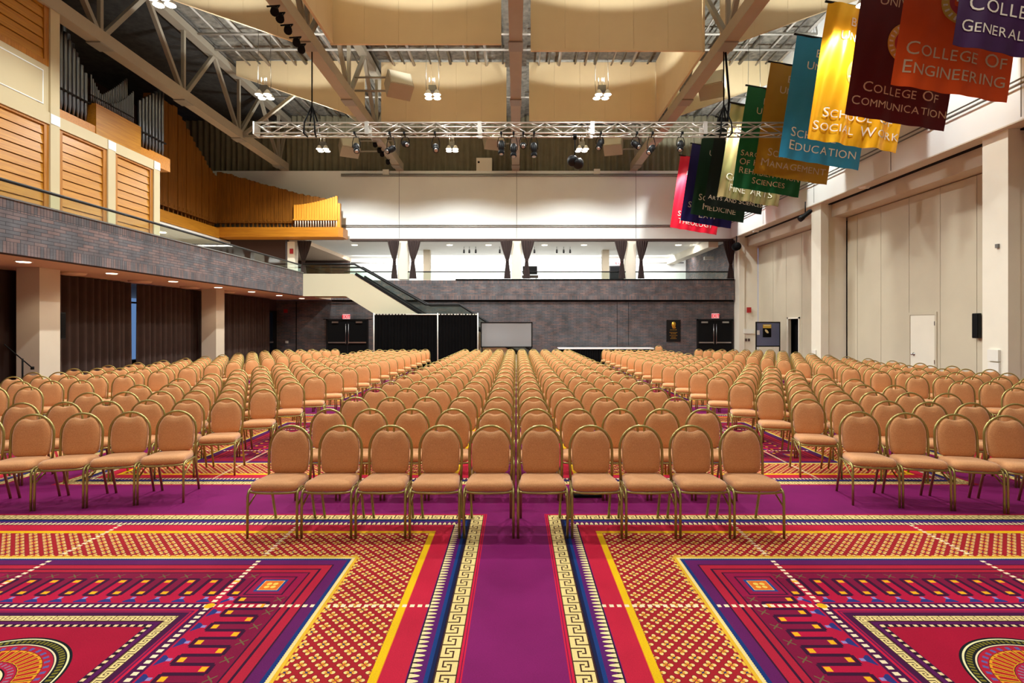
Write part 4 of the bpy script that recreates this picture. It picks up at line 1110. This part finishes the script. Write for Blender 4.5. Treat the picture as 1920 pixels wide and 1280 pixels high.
# things on the nearest right column
def rplate(name, lab, cat, px, py, w, h, m, d_=.04, X=10.95, group=None):
    Y_ = (X) * F / (px - VX); z = H - (py - VY) / F * Y_
    o = MB().box(X - d_, X - .002, Y_ - w / 2, Y_ + w / 2, z - h / 2, z + h / 2).build(name, m); tag(o, lab, cat, group)
rplate('wall_socket_box', 'white outlet box on the nearest right column, upper of two', 'outlet box', 1866, 666, .28, .26, M_plastic, .06, group='outlet boxes on the right column')
rplate('wall_socket_box', 'white outlet box on the nearest right column, lower of two', 'outlet box', 1866, 690, .28, .26, M_plastic, .05, group='outlet boxes on the right column')
rplate('wall_hook', 'small steel hook fitting high on the nearest right column', 'hook', 1872, 461, .07, .09, M_grey, .05)
rplate('wall_socket_box', 'small white outlet box on the far right column', 'outlet box', 1528, 660, .22, .16, M_plastic, .04)
Yp = 12.72; z_t = at(0, 587, 13.6).z
ws = thing('wall_loudspeaker', 'slim black loudspeaker mounted beside the nearest right column', 'loudspeaker', (11.82, 13.8, 1.52))
MB().box(11.78, 11.86, 13.72, 13.90, 1.52, 2.16).build('cabinet', M_black, ws)
MB().box(11.765, 11.78, 13.73, 13.89, 1.54, 2.14).build('grille', M_matte, ws)
MB().box(11.86, 11.9, 13.78, 13.84, 1.7, 1.8).build('bracket', M_black, ws)
# left loudspeaker on first column
ls = thing('wall_loudspeaker', 'slim black loudspeaker mounted behind the nearest left column', 'loudspeaker', (-11.0, 12.85, 1.5))
MB().box(-11.12, -10.86, 12.74, 13.0, 1.52, 2.16).build('cabinet', M_black, ls)
MB().box(-10.86, -10.845, 12.76, 12.98, 1.55, 2.13).build('grille', M_matte, ls)
MB().box(-11.04, -10.96, 12.63, 12.74, 1.8, 1.9).build('bracket', M_black, ls)
# projectors and spot under the right soffit
for px, py, lab in ((1628, 346, 'white projector bracket fixed under the right soffit, nearer one'), (1422, 430, 'white projector bracket fixed under the right soffit, farther one')):
    X_ = 11.1; Y_ = X_ * F / (px - VX); z = H - (py - VY) / F * Y_
    t = thing('soffit_projector', lab, 'projector', (X_, Y_, z), 'white projectors under the soffit')
    MB().lathe((X_ - .12, Y_, z), [(.13, -.12), (.13, .12)], 16, 'x').build('projector_head', M_plastic, t)
    MB().box(X_ - .05, X_ + .5, Y_ - .07, Y_ + .07, z - .06, z + .06).build('arm', M_partition, t)
    MB().box(X_ + .1, X_ + .24, Y_ - .06, Y_ + .06, z + .06, 6.22).build('mount', M_partition, t)
p = at(1510, 403, 19.0)
t = thing('soffit_spotlight', 'black spotlight hanging under the soffit beside the far right column', 'spotlight', (p.x, 19.0, p.z))
M = Matrix.Rotation(.9, 3, 'Y')
MB().lathe(p, [(.06, .26), (.08, .2), (.08, -.1), (.1, -.12), (.1, -.26)], 14, 'z', M).build('lamp_housing', M_black, t)
MB().tube([tuple(p), (p.x, 19.0, 6.22)], .02, 6).build('hanger', M_black, t)
p = at(1381, 462, 26.2)
t = thing('corner_spotlight', 'round black spotlight at the top of the back right corner', 'spotlight', (p.x, 26.2, p.z))
MB().lathe(p, [(.08, -.2), (.2, -.1), (.2, .12), (.1, .2)], 14, 'y').build('lamp_housing', M_matte, t)
MB().tube([tuple(p), (p.x, 26.2, 6.22)], .03, 6).build('hanger', M_black, t)
# microphone stand on the far left
t = thing('microphone_stand', 'black boom microphone stand by the left curtain', 'microphone stand', (-9.98, 10.9, 0))
mx_, my_ = -9.98, 10.9
MB().tube([(mx_, my_, .05), (mx_, my_, 1.17)], .016, 8).build('pole', M_matte, t)
MB().tube([(mx_ + .20, my_, .98), (mx_ - .42, my_ + .05, 1.46)], .011, 6).lathe((mx_ + .2, my_, .98), [(.03, -.03), (.03, .03)], 8).build('boom', M_matte, t)
for k in range(3):
    aa = k * 2 * PI / 3 + .4; MB().tube([(mx_, my_, .2), (mx_ + .33 * math.cos(aa), my_ + .33 * math.sin(aa), .012)], .011, 6).build('leg', M_matte, t)
# soffit downlights and round vents on the left
for i, Y_ in enumerate((11.0, 13.4, 15.8, 18.2, 20.5, 22.9, 25.3)):
    t = thing('downlight', 'recessed round downlight in the left balcony soffit, %s from the camera' % ORD[i], 'downlight', (-10.05, Y_, ZB), 'recessed downlights in the left soffit')
    MB().lathe((-10.05, Y_, ZB - .012), [(.15, 0), (.15, .012)], 20).build('trim_ring', M_plastic, t)
    MB().lathe((-10.05, Y_, ZB - .02), [(.11, 0), (.12, .008)], 20).build('diffuser', M_down, t)
    spot(-10.05, Y_, ZB - .04, 60, 140, .5, col=(1, .82, .6), r=.08)
for i, Y_ in enumerate((13.3, 15.7, 18.1, 20.4)):
    o = MB().lathe((-10.95, Y_, ZB - .07), [(.16, 0), (.27, .02), (.3, .07)], 20).build('ceiling_vent', M_soffit); tag(o, 'round beige vent in the left balcony soffit, %s from the camera' % ORD[i], 'vent', 'round vents in the left soffit')
t = thing('downlight', 'recessed downlight in the white ceiling below the organ pipes', 'downlight', (-15.5, 23.6, 5.95), 'recessed downlights near the balcony')
MB().lathe((-15.5, 23.6, 5.93), [(.16, 0), (.16, .02)], 18).build('diffuser', M_down, t)
spot(-15.5, 23.6, 5.9, 120, 150, .5, col=(1, .86, .68), r=.08)
# back balcony: ceiling downlights, track spots, furniture
for i, px in enumerate((665, 843, 916, 1021, 1095, 1272)):
    Yq = 29.2; x = at(px, 0, Yq).x
    t = thing('downlight', 'recessed downlight in the back balcony ceiling, %s from the left' % ORD[i], 'downlight', (x, Yq, 6.24), 'recessed downlights in the back balcony ceiling')
    MB().lathe((x, Yq, 6.225), [(.15, 0), (.15, .013)], 18).build('diffuser', M_down, t)
for i, px in enumerate((870, 880, 892, 937, 1002, 1044, 1057, 1069)):
    Yq = 29.8; x = at(px, 0, Yq).x
    t = thing('track_spotlight', 'small black track spotlight on the balcony ceiling, %s from the left' % ORD[i], 'spotlight', (x, Yq, 6.0), 'track spotlights in the balcony')
    MB().tube([(x, Yq, 6.24), (x, Yq, 6.05)], .012, 6).build('stem', M_black, t)
    MB().lathe((x, Yq, 5.88), [(.05, 0), (.055, .1), (.04, .2)], 10).build('lamp_housing', M_black, t)
t = thing('balcony_loveseat', 'small black seat with metal legs on the balcony, right of the middle column', 'seat', (at(993, 0, 28.2).x, 28.2, 3.7))
x = t.location.x
MB().box(x - .36, x + .40, 28.2, 28.3, 4.55, 4.98).build('backrest', M_black, t)
MB().box(x - .40, x + .44, 27.85, 28.3, 4.36, 4.47).build('seat', M_darkbrown, t)
for dx in (-.3, .34):
    for dy in (27.9, 28.25): MB().tube([(x + dx, dy, 3.7), (x + dx, dy, 4.4)], .02, 6).build('leg', M_steel, t)
p0_, p1_ = at(1145, 500, 34.9), at(1160, 521, 34.9)
d5 = thing('door_5', 'dark door on the balcony back wall near third column', 'door', (p0_.x, 34.9, 3.7), kind='structure')
MB().box(p0_.x, p0_.x + .95, 34.92, 34.99, 3.7, p0_.z).build('door_leaf', M_matte, d5)
MB().box(p0_.x - .07, p0_.x, 34.9, 35, 3.7, p0_.z + .07).box(p0_.x + .95, p0_.x + 1.02, 34.9, 35, 3.7, p0_.z + .07).box(p0_.x, p0_.x + .95, 34.9, 35, p0_.z, p0_.z + .07).build('door_frame', M_black, d5)
exit_sign(1160, 494, 'small lit exit sign on the balcony back wall near the third column', 34.95)
p = at(1092, 514, 34.9)
tag(MB().box(p.x - .18, p.x + .18, 34.95, 35.0, p.z - .13, p.z + .13).build('wall_notice', M_tablecloth), 'small white notice on the balcony back wall', 'notice')
tag(MB().box(at(1310, 0, 31).x, at(1343, 0, 30).x, 30, 30.2, 5.55, 5.72).build('fluorescent_batten', M_plastic), 'white lamp batten on the brick side wall of the balcony', 'lamp')
# orange scrap under the front row and flat cable cover
MB_ = MB().box(.12, .20, 6.05, 6.12, .002, .012); tag(MB_.build('paper_scrap', mat('orange_scrap', (226, 96, 30), .6)), 'small orange scrap on the purple carpet under the front row', 'scrap')
tag(MB().box(.62, .92, 5.72, 5.80, .002, .03).build('cable_box', M_matte), 'small flat black cable box on the carpet under the front row', 'cable box')
# ------------------------------------------------------------------ banquet chairs
def chair_parts(lo=False):
    """dict of part name -> list of MB, in chair coordinates (front is -y, floor z = 0)"""
    n = 5 if lo else 8
    P = {}
    def rings(outline, levels):            # levels: (scale, fn(x,y)->3D)
        mb = MB(); m = len(outline); v = []; f = []
        for sc, fn in levels:
            for x, y in outline: v.append(fn(x * sc, y * sc))
        for i in range(len(levels) - 1):
            for k in range(m): f.append((i * m + k, i * m + (k + 1) % m, (i + 1) * m + (k + 1) % m, (i + 1) * m + k))
        f.append(list(range(m))[::-1]); f.append([(len(levels) - 1) * m + k for k in range(m)])
        mb.add(v, f, True); return mb
    # seat outline (x, y) centred on (0, -.02)
    def rounded(poly, r, k):
        out = []; m = len(poly)
        for i in range(m):
            p = Vector(poly[i]); a = Vector(poly[i - 1]); b = Vector(poly[(i + 1) % m]); rr = r[i]
            d1 = (a - p).normalized(); d2 = (b - p).normalized()
            s, e = p + d1 * rr, p + d2 * rr
            for j in range(k + 1):
                t = j / k; q = s * (1 - t) ** 2 + p * (2 * t * (1 - t)) + e * t * t; out.append((q.x, q.y))
        return out
    so = rounded([(-.208, -.205), (.208, -.205), (.178, .19), (-.178, .19)], [.085, .085, .06, .06], 3 if lo else 6)
    def sz(z): return lambda x, y: (x, y - .01, z - .075 * (y + .2) * .55 - (0 if y > -.12 else (y + .12) ** 2 * 1.2))
    lv = [(.93, sz(.405)), (1.0, sz(.418)), (1.02, sz(.440)), (.99, sz(.463)), (.90, sz(.478)), (.6, sz(.487))]
    if lo: lv = [lv[0], lv[2], lv[4], lv[5]]
    P['seat'] = [rings(so, lv)]
    # backrest outline (x, z), with the hand-hold dip in the top edge
    half = [(0, .452), (.07, .455), (.13, .466), (.163, .49), (.172, .54), (.1755, .62), (.176, .69), (.168, .75), (.148, .80), (.125, .832), (.102, .850), (.082, .855), (.06, .848), (.03, .838), (0, .835)]
    bo = half + [(-x, z) for x, z in half[-2:0:-1]]
    zc = .655
    bo = [(x, z - zc) for x, z in bo]
    def by(off): return lambda x, z: (x, hy(z + zc) + off, z + zc)
    def hy(z): return .150 + (z - .42) * .085
    lv = [(.90, by(.022)), (.985, by(.016)), (1.0, by(0)), (.985, by(-.018)), (.9, by(-.032)), (.6, by(-.040))]
    if lo: lv = [lv[1], lv[3], lv[4]]
    P['backrest'] = [rings(bo, lv)]
    # hoop
    pts = []
    for s in (-1,):
        pts += [(-.190, hy(.40), .40), (-.196, hy(.55), .55), (-.197, hy(.66), .66)]
    m = 7 if lo else 15
    for k in range(1, m):
        t = PI - PI * k / m; pts.append((.197 * math.cos(t), hy(.68 + .21 * math.sin(t)), .68 + .212 * math.sin(t)))
    pts += [(.197, hy(.66), .66), (.196, hy(.55), .55), (.190, hy(.40), .40)]
    P['back_frame'] = [MB().tube(pts, .0125, n)]
    # seat frame, braces
    sf = MB()
    c = [(-.19, .165, .392), (-.205, -.06, .398), (-.214, -.15, .395), (-.19, -.195, .392), (-.13, -.212, .390), (0, -.217, .388), (.13, -.212, .390), (.19, -.195, .392), (.214, -.15, .395), (.205, -.06, .398), (.19, .165, .392)]
    sf.tube(c, .011, n); sf.tube([(-.19, .165, .392), (.19, .165, .392)], .010, n)
    for s in (-1, 1): sf.tube([(s * .211, -.20, .27), (s * .207, .03, .385)], .008, 5 if lo else 6)
    P['seat_frame'] = [sf]
    P['leg'] = []; P['rubber_foot'] = []
    for s in (-1, 1):
        lg = MB(); lg.tube([(s * .213, -.208, 0.0), (s * .213, -.206, .20), (s * .2125, -.203, .36), (s * .211, -.185, .398), (s * .208, -.14, .412), (s * .203, -.06, .405)], .0115, n)
        P['leg'].append(lg)
    for s in (-1, 1):
        lg = MB(); lg.tube([(s * .190, .150, .42), (s * .186, .20, .28), (s * .186, .285, 0.0)], .0125, n); P['leg'].append(lg)
    return P
CP = chair_parts(); CPlo = chair_parts(True)
BL = 'tan padded banquet chair'
GC = 'tan banquet chairs set out in rows'
# blocks: rows of seats; every seat = (x, y, rotation, block, row, seat)
seats = []
PITCH = .4655; TOP = .39                     # TOP: hoop behind the front feet
for r in range(18):
    yt = 5.03 + 1.0035 * r
    for s in range(10): seats.append((( s - 4.5) * PITCH + .004 * r * .3, yt - TOP + .2, 0.0, 'centre', r, s))
ANG = math.atan(.19)
def block(name, side, x0, y0, dy, rows, cols):
    for r in range(rows):
        yt = y0 + dy * r
        for s in range(cols):
            x = x0 + s * .457 * math.cos(ANG); y = yt - s * .457 * math.sin(ANG)
            xo, yo = x * side, y
            # top of hoop -> chair origin, chair turned to face the centre front
            a = -ANG * side                                       # turned towards the centre aisle
            ca, sa = math.cos(a), math.sin(a); off = TOP - .2
            seats.append((xo + sa * off, yo - ca * off, a, name, r, s))
block('left', -1, 3.72, 5.92, 1.015, 17, 6)
block('right', 1, 3.72, 5.84, 1.018, 17, 6)
block('far left', -1, 7.47, 8.27, 1.0, 15, 6)
block('far right', 1, 7.55, 8.13, 1.005, 15, 7)
def visible(x, y):
    px = VX + x * F / y; return -40 < px < 1960
seats = [s for s in seats if visible(s[0], s[1] + .2) or visible(s[0], s[1] - .2)]
seats.sort(key=lambda s: s[1] * s[1] + .35 * s[0] * s[0])
near, far = seats[:299], seats[299:]
protos = {}
def mesh_of(key, mb, m):
    if key not in protos:
        me = mb.mesh(key.split('/')[-1]); me.materials.append(m); protos[key] = me
    return protos[key]
MF = {'seat': M_chair, 'backrest': M_chair, 'back_frame': M_frame, 'seat_frame': M_frame, 'leg': M_frame}
frame_all = MB()
for nm in ('back_frame', 'seat_frame', 'leg'):
    for q in CP[nm]:
        o_ = len(frame_all.v); frame_all.v += q.v; frame_all.f += [[i + o_ for i in f] for f in q.f]; frame_all.sm += q.sm
SIDE = {'centre': 'left end', 'left': 'centre aisle', 'right': 'centre aisle', 'far left': 'aisle', 'far right': 'aisle'}
def row_label(b, r, s):
    row = 'front row' if r == 0 else ordn(r) + ' row'
    seat = ordn(s) + ' seat from the ' + SIDE[b]
    return 'tan banquet chair in %s of %s block, %s' % (row, b, seat)
for (x, y, a, b, r, s) in near:
    t = thing('banquet_chair', row_label(b, r, s), 'chair', (x, y, 0), GC); t.rotation_euler = (0, 0, a)
    full = y < 8.2 or (b != 'centre' and s == 0 and y < 11)
    parts = []
    if full:
        for nm, lst in CP.items():
            for k, q in enumerate(lst): parts.append((nm, mesh_of('%s%d/%s' % (nm, k, nm), q, MF[nm])))
    else:
        parts = [('seat', mesh_of('seat0/seat', CP['seat'][0], M_chair)), ('backrest', mesh_of('backrest0/backrest', CP['backrest'][0], M_chair)), ('frame', mesh_of('frame/frame', frame_all, M_frame))]
    for nm, me in parts:
        o = bpy.data.objects.new(nm, me); C.objects.link(o); o.parent = t
# the many small far rows
def scatter(items):
    V_, F_, MI, SM = [], [], [], []
    base = []
    for nm, lst in CPlo.items():
        for q in lst: base.append((q, 0 if MF[nm] is M_chair else 1))
    for (x, y, a, b, r, s) in items:
        ca, sa = math.cos(a), math.sin(a)
        for q, mi in base:
            o_ = len(V_)
            V_ += [(x + px * ca - py * sa, y + px * sa + py * ca, pz) for px, py, pz in q.v]
            F_ += [[i + o_ for i in f] for f in q.f]; MI += [mi] * len(q.f); SM += q.sm
    me = bpy.data.meshes.new('banquet_chair_rows'); me.from_pydata(V_, [], F_)
    me.polygons.foreach_set('material_index', MI); me.polygons.foreach_set('use_smooth', SM)
    me.materials.append(M_chair); me.materials.append(M_frame); me.update()
    bm = bmesh.new(); bm.from_mesh(me); bmesh.ops.recalc_face_normals(bm, faces=bm.faces); bm.to_mesh(me); bm.free()
    o = bpy.data.objects.new('banquet_chair_rows', me); C.objects.link(o); return o
tag(scatter(far), 'far rows of tan banquet chairs filling the back of the hall', 'chairs', GC, 'stuff')
# single chair against the back wall, facing the hall
x, y = at(1238, 0, 26.2).x, 26.3
t = thing('banquet_chair', 'single tan banquet chair standing at the back wall beside the skirted table', 'chair', (x, y, 0), GC)
for nm, me in [('seat', protos['seat0/seat']), ('backrest', protos['backrest0/backrest']), ('frame', mesh_of('frame/frame', frame_all, M_frame))]:
    o = bpy.data.objects.new(nm, me); C.objects.link(o); o.parent = t

# ------------------------------------------------------------------ room lights
def area(x, y, z, sx, sy, power, rot, col):  # unseen area lights that brighten the balconies, no fitting built
    l = bpy.data.lights.new('balcony_area_light', 'AREA'); l.shape = 'RECTANGLE'; l.size = sx; l.size_y = sy; l.energy = power; l.color = col
    o = bpy.data.objects.new('balcony_area_light', l); C.objects.link(o); o.location = (x, y, z); o.rotation_euler = rot
    return o
area(.2, 33.4, 6.2, 21, .3, 1300, (math.radians(25), 0, 0), (1, .98, .97))
area(.2, 29.2, 6.2, 20, .5, 560, (0, 0, 0), (1, .93, .86))
area(-13.0, 24.5, 5.9, 3, 2, 30, (0, 0, 0), (1, .9, .78))
w = bpy.data.worlds.new('dusk'); scene.world = w; w.use_nodes = True
w.node_tree.nodes['Background'].inputs[0].default_value = (.10, .17, .36, 1); w.node_tree.nodes['Background'].inputs[1].default_value = 1.5
